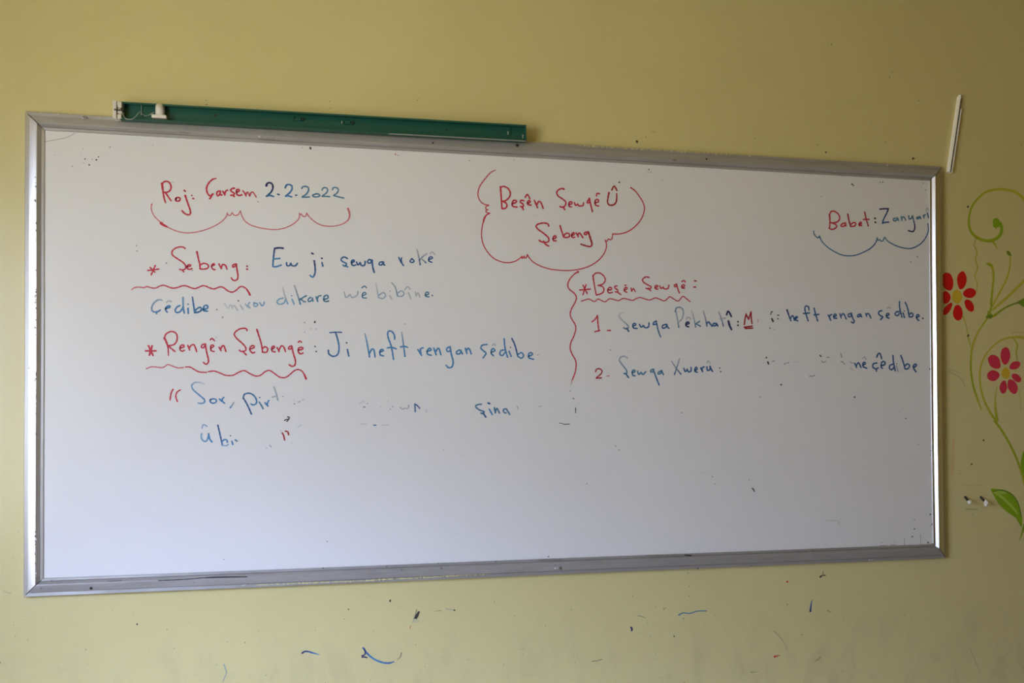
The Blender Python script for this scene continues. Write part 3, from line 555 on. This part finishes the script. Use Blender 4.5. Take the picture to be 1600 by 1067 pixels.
word('L', 2.3, [('gM', "65,698 110,770 160,830"), ('gM', "145,672 120,750 92,835"), ('M', "190,770 205,805 225,780 | 225,780 240,808 265,795 265,762 | 305,792 330,777 320,757 305,775 305,800 330,812 | 365,765 385,805 | 382,790 380,765 400,755"), ('M', "430,755 435,790 460,785 465,750 | 462,750 475,780 490,803", 2.5), ('g', "432,715 438,695 455,700 462,718", 1.9), ('K', "562,765", 2.1), ('K', "573,803", 2.2)], 'blue handwritten word "Xwerû:"')
word('L', 1.6, [('K', "1050,658", 2.6), ('K', "1065,705 1073,725", 2.6), ('k', "1112,700 1132,692"), ('f', "1020,712"), ('k', "258,622 272,617", 1.4, 'M'), ('k', "287,612 298,608", 1.5, 'M'), ('f', "335,603 380,603", 1.2, 'M'), ('K', "578,543 590,555", 2, 'M'), ('k', "640,562 660,562", 1.5, 'M'), ('k', "592,592 602,605 630,600", 1.4, 'M'), ('k', "765,528 772,562", 1.6, 'M'), ('k', "765,603 778,600", 1.4, 'M'), ('k', "783,605 800,625", 1.4, 'M'), ('g', "848,605 870,612", 1.6, 'M'), ('f', "850,650 870,672", 1.6, 'M'), ('k', "485,730 500,728", 1.8, 'M'), ('k', "510,732 530,722", 1.7, 'M'), ('K', "230,805", 2.6, 'M'), ('f', "98,715", 1.6, 'M')], 'black wiped remnants after "Xwerû:"', 'ink_remnant')
word('M', 2.4, [('M', "888,615 905,650 | 905,632 922,610 945,652 | 960,632 985,617 975,605 962,615 965,645 995,658"), ('g', "960,572 975,558 990,580", 2)], 'blue handwritten letters "nê" before "çêdibe"')
word('M', 2.5, [('M', "1085,612 1055,620 1052,650 1080,665 1098,655 | 1080,670 1083,685 | 1125,637 1160,622 1148,597 1128,610 1125,650 1135,658"), ('M', "1085,560 1100,528 1115,530 1130,575"), ('M', "1235,622 1205,632 1198,658 1220,672 1240,647 | 1230,545 1235,610 1250,680"), ('g', "1262,640 1275,690"), ('K', "1263,618", 1.6), ('M', "1300,545 1320,600 1338,665 | 1338,665 1365,662 1378,635 1358,620 1335,640 | 1412,652 1440,637 1430,622 1412,635 1415,660 1435,690")], 'blue handwritten word "çêdibe" in item two')

# specks, nicks and a crack line on the writing surface
fm = Film(BY-0.00025)
fm.stroke('T', 'k', 0.8, "375,487 470,470 560,450 625,415")
for t, c, w in (("1405,257 1430,259", 'K', 1), ("1433,265 1472,263", 'K', 1.3)): fm.stroke('H', c, w, t)
for t, c, w in (("603,325 604,380", 'k', .8), ("737,290 740,378", 'k', .8), ("520,340 522,380", 'h', .7), ("400,385 460,385", 'y', 1), ("485,382 530,380", 'y', 1)): fm.stroke('X', c, w, t)
for x, y, r, c in ((485, 231.5, 2, 'K'), (473, 231, .9, 'k'), (618, 241, 1.6, 'Q'), (622, 243, 1.1, 'Q'), (734, 251, .9, 'k'), (803, 250, .8, 'k'), (133, 248.5, 1.1, 'K'), (139.5, 257.7, 1.3, 'K'), (150.5, 250, 1.3, 'K'), (154, 245, 1, 'K'), (144.5, 249.5, .9, 'k'), (172, 230, 1, 'k'), (174.5, 225, .7, 'h'),
   (113, 260, .9, 'k'), (85, 242, .9, 'h'), (130, 233, .7, 'k'), (126, 242, .8, 'h'), (131, 255, .8, 'k'), (239, 227, .7, 'k'), (213, 384, 1.2, 'k'), (214, 392, 1.2, 'k'), (260, 411, 1.3, 'k'), (348, 496, 1.4, 'k'), (492, 503, 1.7, 'K'), (476, 504, 1.1, 'k'), (485, 514, .8, 'k'), (494, 514, .8, 'k'), (476, 519, .8, 'k'), (338, 527, .7, 'k'), (633, 506, 1, 'k'),
   (967.5, 284.6, 1.3, 'K'), (958, 285.5, .8, 'g'), (1014, 265, 1.2, 'K'), (1012, 269, 1.2, 'g'), (1017, 269, 1.3, 'g'), (1034, 282, 1, 'h'), (1008, 337, 1, 'h'), (954, 547, 1.1, 'k'), (984, 547, .9, 'h'), (964.5, 555, .8, 'h'), (838, 337, .9, 'h'), (1331, 288, 1.4, 'K'), (1333.3, 290, 1.1, 'K'), (1375, 285, 1.5, 'k'), (1379, 284.5, 1.3, 'k'), (1442, 286, 1.1, 'k'), (1446, 297, 1, 'k'), (1283, 307, .9, 'k'), (1252.5, 339.5, .8, 'h'), (1433, 401, 1.3, 'k'), (1423, 409.5, 1.2, 'k'), (1441, 497, 1.2, 'k'), (1452.5, 576.5, 1.4, 'K'),
   (1065, 645, 1, 'K'), (1187, 620, 1.1, 'k'), (1335, 620.5, 1.3, 'K'), (1410, 638, .8, 'k'), (1415, 653.5, 1.1, 'K'), (962, 697, .9, 'k'), (967, 703, 1.1, 'k'), (917, 755.5, 1.1, 'k'), (1096, 739, .8, 'k'), (1113, 745, 1.3, 'k'), (1117, 756, 1, 'k'), (1170, 750, .9, 'k'), (1435, 694, .8, 'k'), (511, 846, 1, 'k'), (350, 874, .9, 'k'), (716, 834, .7, 'h'), (720, 712, .8, 'h'), (720, 726, .7, 'h'), (693, 703, 1, 'h'), (857, 869.5, 1.5, 'k'),
   (1377.5, 847.5, 1, 'K'), (1425, 838.5, 1.3, 'K'), (1428.5, 826, 1.2, 'K'), (1428.5, 812, .8, 'k'), (1449.5, 847.5, 1.4, 'K'), (1446, 825, .8, 'h'), (1453, 803.5, 1.1, 'K'), (1456.5, 819, 1.7, 'K'), (1453.5, 821.5, .8, 'k'), (1457, 850, 1.4, 'K'), (1452.5, 813, .7, 'k'), (1213, 851, .7, 'h'), (1455, 708, 1, 'k'), (1454, 704, .9, 'k'), (1453.5, 711, .9, 'k'), (1292, 813, 1, 'h'), (1299, 813, 1, 'h')):
    fm.blot(x, y, r, c, 7, .35)
fm.stroke('Z', 'K', 1.3, "1175,762.5 1178.5,767.5"); fm.stroke('Z', 'h', .9, "1291,813 1309,814 1309,820")
random.seed(21)
for i in range(60):
    fm.blot(random.uniform(80, 1445), random.uniform(270, 850), random.uniform(.35, .6), 'h', 6, .4)
fm.done('ink_specks', M_ink, board, 'dark specks and nicks on the board surface', 'stuff')

# ------------------------------------------------------------------ green batten light fitting above the board
FB, FF = -0.0200, -0.0385      # back plate and front edge of the channel
tl, tr_ = px(187, 157.2, FF), px(822.5, 194, FF); bl_, br_ = px(187, 185.6, FF), px(822.5, 217.5, FF)
fit = empty('light_fitting', ((bl_.x+br_.x)/2, 0, (bl_.z+br_.z)/2), 'dark green empty fluorescent tube fitting with cream lamp holder, resting on the whiteboard top', 'light fitting')
ax = (tr_-tl); FL = ax.length; ax.normalize(); az = Vector((-ax.z, 0, ax.x)); FH = ((tl-bl_).length+(tr_-br_).length)/2
FO = bl_ + (br_-bl_)*0.0
FO = Vector(((bl_.x), 0, bl_.z))
def fx(u, y, w): return Vector((FO.x+ax.x*u+az.x*w, y, FO.z+ax.z*u+az.z*w))
def fbox(bm, u0, u1, y0, y1, w0, w1, bev=0.0):
    vs = box(bm, (u0, y0, w0), (u1, y1, w1), bev)
    for v in vs: v.co = fx(v.co.x, v.co.y, v.co.z)
def fu(x, y, Y=FB):            # local (u, w) of a pixel on the channel's back plate
    p = px(x, y, Y)-FO; return p.dot(ax), p.dot(az)
bm = bmesh.new(); t = 0.0012
fbox(bm, 0, FL, FB-t, FB, 0, FH)                         # back plate
fbox(bm, 0, FL, FF, FB-t, FH-t, FH)                      # upper flange
fbox(bm, 0, FL, FF, FB-t, 0, t)                          # lower flange
fbox(bm, 0, FL, FF, FF+t, FH-0.004, FH-t); fbox(bm, 0, FL, FF, FF+t, t, 0.0028)   # folded lips
fbox(bm, FL-t, FL, FF+t, FB-t, t, FH-t)                  # end plate
bmobj('channel', bm, M_green, fit)
bm = bmesh.new(); fbox(bm, 0.62, FL-0.002, FF-0.0006, FF+0.004, -0.0013, -0.0001)  # paler strip under the lower flange, along its right-hand part
bmobj('edge_strip', bm, M_strip, fit, 'pale strip along the lower edge of the channel')
for u in (0.12, FL-0.12):
    bm = bmesh.new(); fbox(bm, u, u+0.03, FB, -0.0002, 0.019, FH-0.006)
    bmobj('mounting_block', bm, M_backing, fit)
# lamp holder at the left end
u0 = fu(176.5, 170, FF)[0]; u1 = fu(190.5, 170, FF)[0]
bm = bmesh.new()
fbox(bm, u0, u0+0.0085, FF-0.004, FB+0.002, -0.0005, FH+0.0015, 0.0012)
fbox(bm, u0+0.0085, u1-0.001, FF-0.0015, FB, 0.0, FH*0.27, 0.0012)
fbox(bm, u0+0.0085, u1+0.0005, FF-0.002, FB, FH*0.29, FH*0.52, 0.0012)
fbox(bm, u0+0.0085, u1-0.003, FF, FB, FH*0.52, FH*0.62, 0.0008)
fbox(bm, u0+0.0085, u1, FF-0.002, FB, FH*0.63, FH*0.98, 0.0012)
fbox(bm, u0+0.002, u0+0.0088, FF-0.006, FF-0.003, FH*0.55, FH*0.75, 0.001)
fbox(bm, u0+0.002, u0+0.0088, FF-0.006, FF-0.003, FH*0.18, FH*0.42, 0.001)
lh = bmobj('lamp_holder', bm, M_cream, fit, 'cream plastic lamp holder at the left end')
bm = bmesh.new(); fbox(bm, u0+0.004, u1+0.0015, FF-0.0068, FF-0.0015, FH*0.44, FH*0.485)
bmobj('contact_slot', bm, M_dark, lh, 'dark slot in the lamp holder')
# starter socket: a stub hanging from the top with a wide foot
ua, wa = fu(249, 163, FF); w_top = FH-t
bm = bmesh.new(); P0 = fx(ua, (FF+FB)/2-0.002, w_top); P1 = fx(ua, (FF+FB)/2-0.002, FH*0.34)
cyl(bm, P0, P1, 0.0102, 0.0102, 24)
st = bmobj('starter', bm, M_creamw, fit, 'white cylindrical starter', smooth=False)
for p in st.data.polygons: p.use_smooth = len(p.vertices) == 4
bm = bmesh.new(); fbox(bm, ua-0.017, ua+0.016, FF-0.0035, FB-0.003, FH*0.16, FH*0.345, 0.0012)
bmobj('starter_base', bm, M_creamw, fit, 'white rectangular base of the starter')
# wires
def wire(pts_, Y0, r=0.0006):
    P = [px(x, y, Y0 + dy) for x, y, dy in pts_]; Q = []
    for i in range(len(P)-1):
        p0, p1, p2, p3 = P[max(i-1, 0)], P[i], P[i+1], P[min(i+2, len(P)-1)]
        for j in range(6):
            s_ = j/6; Q.append(0.5*((2*p1)+(p2-p0)*s_+(2*p0-5*p1+4*p2-p3)*s_*s_+(3*p1-p0-3*p2+p3)*s_**3))
    Q.append(P[-1]); bm = bmesh.new(); tube(bm, Q, r, 6)
    bmobj('wire', bm, M_wire, fit, 'thin pale wire looping in the channel', smooth=True)
wire([(190, 172, 0.002), (192.5, 180, -0.001), (197, 185.3, -0.003), (204, 186.5, -0.003), (211, 183, -0.002), (216, 177, 0.002), (219, 174.5, 0.006)], FF)
wire([(221, 163, 0.0), (221, 170, 0), (220.5, 180, 0)], FB-0.004)
wire([(220.5, 177, 0), (228, 181, -0.001), (237, 177.5, -0.004), (240, 175.5, -0.006)], FB-0.004)
# pressed slots and a hole in the back plate
for (x, y, w, h) in ((336.5, 180.5, 4.4, 4), (697.8, 202.6, 3, 3)):
    u, w_ = fu(x, y); m = 0.00155; bm = bmesh.new(); cyl(bm, fx(u, FB-t-0.0003, w_), fx(u, FB-t+0.0003, w_), w*m/2, None, 14)
    bmobj('hole', bm, M_dark, fit, 'dark round hole in the back plate')
for (x, y, lit) in ((465.5, 186.5, 0), (543, 192.5, 1)):
    u, w_ = fu(x, y); bm = bmesh.new()
    for s_ in (-1, 1): cyl(bm, fx(u+s_*0.010, FB-t, w_), fx(u+s_*0.010, FB-t-0.004, w_), 0.0046, 0.0036, 16)
    fbox(bm, u-0.010, u+0.010, FB-t-0.004, FB-t, w_-0.0042, w_+0.0042, 0.0008)
    tab = bmobj('pressed_tab', bm, M_green, fit)
    bm = bmesh.new(); cyl(bm, fx(u+0.0118, FB-t-0.0038, w_), fx(u+0.0118, FB-t-0.0046, w_), 0.0030, None, 12)
    bmobj('tab_hole', bm, M_dark, tab)
    if lit:  # pale sliver whose colour gives the highlight on the tab's left end
        bm = bmesh.new(); fbox(bm, u-0.0145, u-0.0128, FB-t-0.0042, FB-t-0.0005, w_-0.0032, w_+0.0032, 0.0005)
        bmobj('tab_highlight', bm, M_wire, tab, 'pale painted highlight on the end of the pressed tab')
for (x0, x1, y0, y1) in ((791, 798, 199, 212),):
    u, w_ = fu((x0+x1)/2, (y0+y1)/2); bm = bmesh.new(); fbox(bm, u-0.005, u+0.005, FB-t-0.0025, FB-t, w_-0.010, w_+0.010, 0.001)
    tab = bmobj('pressed_tab', bm, M_green, fit)
    bm = bmesh.new(); fbox(bm, u-0.003, u-0.0012, FB-t-0.0031, FB-t-0.002, w_-0.009, w_-0.001); bmobj('tab_slot', bm, M_wire, tab, 'pale slot in the tab')
bm = bmesh.new(); fbox(bm, FL-0.0068, FL-0.0048, FB-t-0.0008, FB-t+0.0003, 0.011, 0.021); bmobj('slot', bm, M_wire, fit, 'pale slot at the right end')

# ------------------------------------------------------------------ leaning strip of cable trunking
p0, p1 = px(1502, 148.5, -0.010), px(1484.5, 268.5, -0.010)
tk = empty('cable_trunking', (p1.x, 0, p1.z), 'short off-white strip of cable trunking fixed aslant above the whiteboard corner near the mural', 'cable trunking')
d = (p0-p1); TLn = d.length; d.normalize(); e_ = Vector((d.z, 0, -d.x))
def kbox(bm, u0, u1, y0, y1, w0, w1, bev=0.0):
    vs = box(bm, (u0, y0, w0), (u1, y1, w1), bev)
    for v in vs:
        c = v.co.copy(); v.co = Vector((p1.x, 0, p1.z)) + e_*c.x + d*c.z + Vector((0, c.y, 0))
bm = bmesh.new(); kbox(bm, -0.0052, 0.0095, -0.0030, -0.0001, 0, TLn*0.985); kbox(bm, 0.0064, 0.0095, -0.0085, -0.0030, 0, TLn*0.83); kbox(bm, -0.0052, -0.0040, -0.0085, -0.0030, 0.002, TLn-0.003)
bmobj('base_channel', bm, M_trunk, tk)
bm = bmesh.new(); rows = []          # rounded snap-on lid
arc = [(-0.0056, -0.0034)]+[(-0.0012-0.0044*math.cos(t_), -0.0040-0.0066*math.sin(t_)) for t_ in [math.pi*k/12 for k in range(13)]]+[(0.0032, -0.0034)]
for zz in (0.001, TLn):
    rows.append([bm.verts.new(Vector((p1.x, 0, p1.z))+e_*a_+d*zz+Vector((0, b_, 0))) for a_, b_ in arc])
for i in range(len(arc)): bm.faces.new((rows[0][i], rows[0][(i+1) % len(arc)], rows[1][(i+1) % len(arc)], rows[1][i]))
bm.faces.new(rows[0]); bm.faces.new(rows[1]); bmesh.ops.recalc_face_normals(bm, faces=bm.faces)
bmobj('snap_lid', bm, M_trunk, tk)
bm = bmesh.new(); kbox(bm, 0.0031, 0.0063, -0.0062, -0.0031, 0.002, TLn*0.97)
bmobj('side_groove', bm, M_dark, tk, 'dark groove beside the lid')

# ------------------------------------------------------------------ two nails with white plaster lumps
def nail(x, y, lx, ly, long_, label):
    a = px(x, y, 0.0); b_ = px(lx, ly, -0.022)
    o = empty('wall_nail', (a.x, 0, a.z), label, 'nail', 'nails beside the painted leaf')
    bm = bmesh.new(); cyl(bm, a+Vector((0, 0.004, 0)), b_, 0.0032, 0.0030, 10); bmobj('shaft', bm, M_dark, o, 'dark shaft')
    bm = bmesh.new(); bmesh.ops.create_icosphere(bm, subdivisions=3, radius=1.0)
    random.seed(int(lx))
    for v in bm.verts:
        q = 1+0.22*math.sin(v.co.x*5+lx)*math.cos(v.co.z*4+ly)+random.uniform(-.06, .06)
        v.co = Vector((v.co.x*0.0058, v.co.y*0.0050, v.co.z*0.0062*long_))*q + b_ + Vector((0.002, -0.001, -0.002*long_))
    bmobj('plug', bm, M_creamw, o, 'crumbled white plastic plug', smooth=True)
    return o
nail(1508.5, 775.5, 1513.5, 783.5, 0.95, 'dark nail with small round white plug, nearer the whiteboard frame')
nail(1532.5, 775.5, 1539.5, 784.5, 1.5, 'dark nail with longer white plug, nearest the green painted leaf')

# ------------------------------------------------------------------ mural painted on the wall
MY = -0.0005
def painted(name, parent, label, fn, m=M_paint, Y=MY):
    fm = Film(Y); fn(fm); return fm.done(name, m, parent, label)
def vine(label, strokes, name='painted_vine'):
    def fn(fm):
        for c, w, crop, t in strokes: fm.stroke(crop, c, w, t)
    return painted(name, wall_front, label, fn)
vine('green painted spiral tendril at the top of the mural', [
  ('VVVGGGL', 4, 'Q', "960,400,6 945,300,6 910,225,6 854,165,5.5 800,118,5 730,92,4.6 640,84,4.2 540,105,3.8 470,160,3.4 420,230,3.2 397,310,3.6 395,380,4 415,440,4.4 460,485,4.8 520,510,4.8 580,512,5 630,490,5.2 662,450,5.2 668,405,5.4 655,370,6"),
  ('L', 12.5, 'Q', "622,358,12 634,372,12"), ('L', 5, 'Q', "605,385 620,403,3"), ('GV', 3, 'Q', "590,518,3.4 610,540 630,578,1.4")], 'painted_tendril')
vine('thin wavy yellow-green painted tendril', [('vVVv', 2.2, 'Q', "452,490 438,550 463,605 448,670 468,740 443,810 463,865 460,930")], 'painted_tendril')
vine('green painted stems fanning from one node', [
  ('VG', 4, 'Q', "565,705,4 585,725,4.4 600,800,4 590,920,3.6 578,1035"), ('G', 3, 'Q', "538,703,1.4 560,710,4.6 590,728,3"),
  ('VV', 3.2, 'Q', "738,640,2.2 735,730,2.8 705,840,3.2 640,965,3.2 590,1060"), ('V', 4.2, 'Q', "920,780,4.6 854,850,4.6 740,960,4.2 650,1040,4 590,1090,3"),
  ('EG', 3, 'R', "830,62,3.4 760,82,2.6 690,115,3 600,180,4"), ('G', 3.2, 'R', "585,60 578,110 568,160")])
vine('green painted bud on the middle stem', [('EE', 5, 'Q', "718,608,4.4 730,622,6.4 742,634,3")], 'painted_bud')
vine('green painted bud at the right end of a stem', [('EL', 8, 'R', "815,65,5 845,68,13 880,66,15 905,62,8")], 'painted_bud')
vine('green painted node joining the stems', [('GE', 10, 'R', "562,150,5 566,170,9 572,185,7"), ('E', 4, 'R', "545,188 590,180")], 'painted_node')
vine('long green painted main stem', [('GVVGGV', 3.5, 'R', "560,185,3 530,225,2.8 485,290,3 445,370,3.4 420,450,4 411,540,3.4 412,640,3.4 430,760,3.4 465,870,3.4 498,962,1.8"),
  ('VvVv', 2.6, 'R', "345,185,2.8 362,230 380,300 392,370 412,450,2")])
vine('green painted curling stem around the pink flower', [('VVVVG', 3.4, 'R', "960,400,4 910,375,4 854,362,4 780,356,4 700,368,2.8 630,402,2.6 560,470,2.4 510,550,2.8 487,640,3.2 490,760,3.4 520,880,3.4 570,980,3.8 620,1050,4.2"),
  ('GGV', 4, 'S', "610,-10,4 660,55,3.8 715,145,3.6 765,240,3.6 805,335,3.8 835,430,3.6 858,520,3.4 880,600,3"),
  ('v', 1.5, 'R', "750,322 800,312 870,320"), ('VGv', 2.2, 'R', "765,368 798,420,2.8 790,480,2.2 796,550,2 785,640,1.4"), ('vVG', 3, 'R', "628,775,2 615,860,2.6 616,950,4 630,1050,5"), ('v', 1.4, 'R', "812,800 823,870 825,965")])
vine('pale scribble painted beside the board', [('vh', 1.6, 'R', "215,635 270,665 330,700 360,760"), ('h', 1.2, 'R', "230,625 280,640 315,660")])
vine('faint orange stripe painted beside the frame', [('w', 4, 'S', "268,140 262,230 260,340 255,430")], 'painted_stripe')
leaf = painted('painted_leaf', wall_front, 'bright green painted leaf near the nails', lambda fm: (
  fm.poly('S', 'L', "580,556 640,556 690,563 745,590 790,645 818,710 834,780 838,830 832,872 818,845 790,800 740,765 685,722 640,672 605,615", 'L'),))
painted('leaf_vein', leaf, 'lighter stroke along the painted leaf', lambda fm: (fm.stroke('S', 'l', 4, "610,585,3 660,615 720,670 775,725 800,760,2"), fm.stroke('S', 'l', 5, "620,575,3 660,580 700,590,3"), fm.stroke('S', 'E', 2, "600,575 660,565 740,592 800,665 830,780")), Y=MY-0.0003)
painted('painted_leaf', wall_front, 'green painted leaf cut by the right edge of the picture', lambda fm: (fm.poly('S', 'L', "870,215 846,250 830,310 826,380 838,440 858,475 900,440 925,360 920,270", 'L'),))
painted('painted_leaf', wall_front, 'narrow green painted blade at the lower right', lambda fm: (fm.stroke('S', 'EG', 4, "875,800,5 855,870,4.5 835,930,3 815,985,1"),))

def flower(label, centre, petals, colp, colm, cx_lab):
    fo = None
    cx, cy, rx, ry = centre; ox, oy, s_ = CROPS['R']
    fm = Film(MY-0.0002); fm.blot(ox+cx/s_, oy+cy/s_, rx/s_, 'Y', 22, .04, ry/rx)
    fo = fm.done('painted_flower', M_paint, wall_front, label)
    for (x, y, a, b_, r) in petals:
        fm = Film(MY-0.0001); pts_ = []
        th = math.radians(r)
        for i in range(14):
            t_ = 2*math.pi*i/14; ex, ey = math.cos(t_), math.sin(t_)
            k = 1+random.uniform(-.035, .035)
            X, Yv = a*ex*k, b_*ey*k
            # slightly narrower towards the flower's middle
            wx, wy = X*math.cos(th)-Yv*math.sin(th), X*math.sin(th)+Yv*math.cos(th)
            dx, dy = cx-x, cy-y; L_ = math.hypot(dx, dy); pr = (wx*dx+wy*dy)/L_; sd = (-wx*dy+wy*dx)/L_
            sd *= 1-0.18*max(0, pr)/max(a, b_)
            wx, wy = (pr*dx-sd*dy)/L_, (pr*dy+sd*dx)/L_
            pts_.append('%.1f,%.1f' % (x+wx, y+wy))
        fm.poly('R', colp, ' '.join(pts_), colm, 3)
        fm.done('petal', M_paint, fo)
    return fo
D6 = 960.75                    # offset between the two traced crops
flower('red painted flower with yellow centre, beside the frame', (295, 980-D6, 48, 57),
  [(218, 854-D6, 47, 78, -10), (335, 843-D6, 41, 75, 4), (400, 950-D6, 55, 42, -8), (398, 92, 34, 58, -28), (302, 152, 41, 66, -3), (217, 120, 24, 60, 34), (203, 985-D6, 38, 52, 0)], 'S', 'S', '')
flower('pink-red painted flower with yellow centre, lower in the mural', (702, 658, 40, 48),
  [(699, 513, 41, 74, 2), (608, 563, 47, 66, -36), (599, 677, 52, 46, -5), (682, 772, 31, 55, 4), (758, 767, 40, 64, -22), (791, 695, 47, 29, 40), (777, 592, 50, 32, -24)], 'P', 'P', '')

# ------------------------------------------------------------------ pen marks, holes and specks on the wall
WY = -0.0004
def mark(label, strokes, name='pen_mark'):
    fm = Film(WY)
    for crop, c, w, t in strokes: fm.stroke(crop, c, w, t)
    fm.done(name, M_mark, wall_front, label)
mark('short blue pen dash on the wall', [('O', 'NMb', 2.6, "172,535 190,522 220,522 260,533 312,548,1.4")])
mark('blue tick-shaped pen curve on the wall', [('O', 'MBM', 2.8, "680,492,2.6 720,545 780,590 850,615 900,617 935,607,1.6"), ('O', 'k', 1.8, "965,590,1 990,565 998,532"), ('O', 'N', 2.2, "690,500 698,530 690,550 670,558"), ('O', 'N', 2, "670,570 690,567 712,573")])
mark('black smear below the board', [('O', 'kg', 2.6, "1125,175,1.6 1112,230,3 1090,285,1"), ('O', 'KK', 4.5, "1143,195,3.4 1118,242,5"), ('O', 'f', 6, "1115,265 1130,268"), ('O', 'Q', 1.6, "1076,308 1070,330")], 'ink_smear')
mark('thin grey pen dash with dark end', [('O', 'hk', 1.2, "1275,188 1330,180"), ('O', 'g', 1.4, "1370,168 1440,177"), ('O', 'K', 2.4, "1440,177")])
mark('teal wavy pen line on the wall', [('P', 'T', 1.7, "643,287,2.4 665,276 705,278 745,266 795,265")])
mark('small navy pen mark', [('P', 'N', 2.8, "377,357 382,362 381,372")])
mark('thin grey pen scratch', [('P', 'k', 1.1, "415,292 435,295 455,303")])
mark('grey pen dash near the bottom', [('P', 'k', 1.4, "160,545 190,541 215,533")])
mark('thin brown pen curve', [('P', 'yh', 1.3, "1170,375 1210,415 1230,450 1245,480")])
mark('red pen spot with smear', [('P', 'SQ', 2.8, "1175,518,3 1185,516 1203,511,1.4")])
mark('red dot below the frame', [('P', 'S', 2.8, "1245,102")])
mark('blue tapering pen stroke', [('P', 'TMN', 2, "1384,203,.8 1378,225,2 1373,266,3")])
mark('black forked pen mark', [('P', 'K', 1.9, "1428,76,2.6 1443,66 1458,68,1.2"), ('P', 'k', 1.3, "1443,66 1443,45")])
mark('short brown pen dash', [('P', 'y', 2, "1470,263 1487,272,1.2")])
mark('faint green pen dash near the bottom', [('P', 'kh', 1.8, "1045,606 1090,602,.8")])
mark('pale blue angled pen line near the bottom', [('U', 'bt', 1.4, "1217,375 1232,420 | 1232,420 1210,470".split('|')[0]), ('U', 't', 1.2, "1232,420 1210,470")])
mark('long faint scratch at the lower right', [('V', 'h', 1.6, "1262,535 1280,575 1300,620 1335,695,.8")])
for x, y, r, lab in ((1512.8, 323, 2.2, 'above the red flower'), (1513, 524.5, 2.2, 'below the red flower'), (1518.5, 725.5, 2, 'above the nails'), (1427, 248, 2.6, 'above the frame corner'), (1537, 688, 1.8, 'beside the lower stem')):
    fm = Film(WY-0.0002); fm.blot(x, y, r, 'K', 10, .3, .8, .4); fm.blot(x+1.2, y+.8, r*.5, 'X', 8, .3)
    fm.done('nail_hole', M_mark, wall_front, 'small dark nail hole '+lab)
fm = Film(WY); random.seed(31)
for x, y, r, c in ((214.5, 975, 1.7, 'K'), (261, 983, 1, 'k'), (294, 972, .7, 'k'), (609.5, 938.5, 1.8, 'K'), (544.5, 952, 1.1, 'K'), (538, 967, .8, 'k'), (995.5, 310, .01, 'k'), (1075, 895, 0.9, 'k'), (1077, 916, 1, 'k'), (1076.5, 931, 1.1, 'k'), (1025, 948, .9, 'k'), (1037, 952, 1.2, 'k'), (1039, 950, 1, 'k'), (1068, 966.5, 1.2, 'k'), (1053, 994, 1.4, 'K'), (1017, 994, 1.1, 'k'), (1099.5, 973, 1, 'h'), (981.5, 960, .01, 'k'), (998, 987, 1.1, 'h'), (1230, 944.5, 1.3, 'k'), (1253, 991.5, 1.2, 'k'), (1500, 740, .9, 'k'), (1519, 803, .9, 'k'), (1518, 818, .8, 'k'), (1012, 974, 1, 'k'), (1069.5, 1066, 1, 'Q'), (199, 57, 1.4, 'h'), (322, 157, .9, 'k'), (323, 163.5, 1.1, 'k'), (515, 158.5, .9, 'k'), (515.5, 169, .8, 'k'), (655, 153, .9, 'k'), (652, 157, .9, 'k'), (747, 10, .8, 'h'), (995, 221.5, 2, 'K'), (1009, 214.5, 1, 'k'), (1018, 206, 1.5, 'h'), (1022, 206, .9, 'k'), (1299, 69, 1.5, 'k'), (1294, 70, .8, 'k'), (1394, 113, 1.2, 'k'), (1390, 121, 1.1, 'k'), (1435.5, 157.5, 1.1, 'k'), (1523, 114, 1.3, 'h'), (1595.5, 228, 1.5, 'h'), (1278, 226.5, 1.2, 'k'), (1290, 238, 1.6, 'K'), (1384, 223, 1.6, 'h'), (1208, 230.5, 1.4, 'h'), (1180, 216.5, .9, 'k'), (1361, 190, .9, 'k'), (1556, 408, 1.2, 'h'), (24, 994, .9, 'k'), (0, 1035, 1.3, 'k'), (356, 1003, .8, 'k'), (383, 1003.5, 1, 'k'), (407, 998, 1, 'h'), (416, 1055, 1.6, 'h'), (20, 871, .9, 'h'), (28, 831, 1, 'h'), (1280, 917.5, .8, 'h'), (1398, 965, 1, 'h'), (1424, 965, .9, 'h')):
    fm.blot(x, y, r, c, 7, .35)
for i in range(150):
    x = random.uniform(0, 1500); y = random.uniform(945, 1067); fm.blot(x, y, random.uniform(.35, .9), random.choice('hhhk'), 6, .4)
for i in range(60):
    x = random.uniform(560, 1150); y = random.uniform(930, 1060); fm.blot(x, y, random.uniform(.3, .8), random.choice('hk'), 6, .4, random.uniform(.8, 1.8))
for i in range(40):
    fm.blot(random.uniform(0, 1600), random.uniform(0, 150), random.uniform(.3, .7), 'h', 6, .4)
fm.stroke('Z', 'h', 1.2, "6,923 15,926"); fm.stroke('V', 'h', 1.6, "290,605 320,580"); fm.stroke('S', 'y', .9, "360,722 460,722"); fm.stroke('S', 'h', .9, "350,522 420,522"); fm.stroke('S', 'h', .9, "445,522 500,522")
fm.done('grime_specks', M_mark, wall_front, 'dark specks and scuffs on the yellow wall', 'stuff')
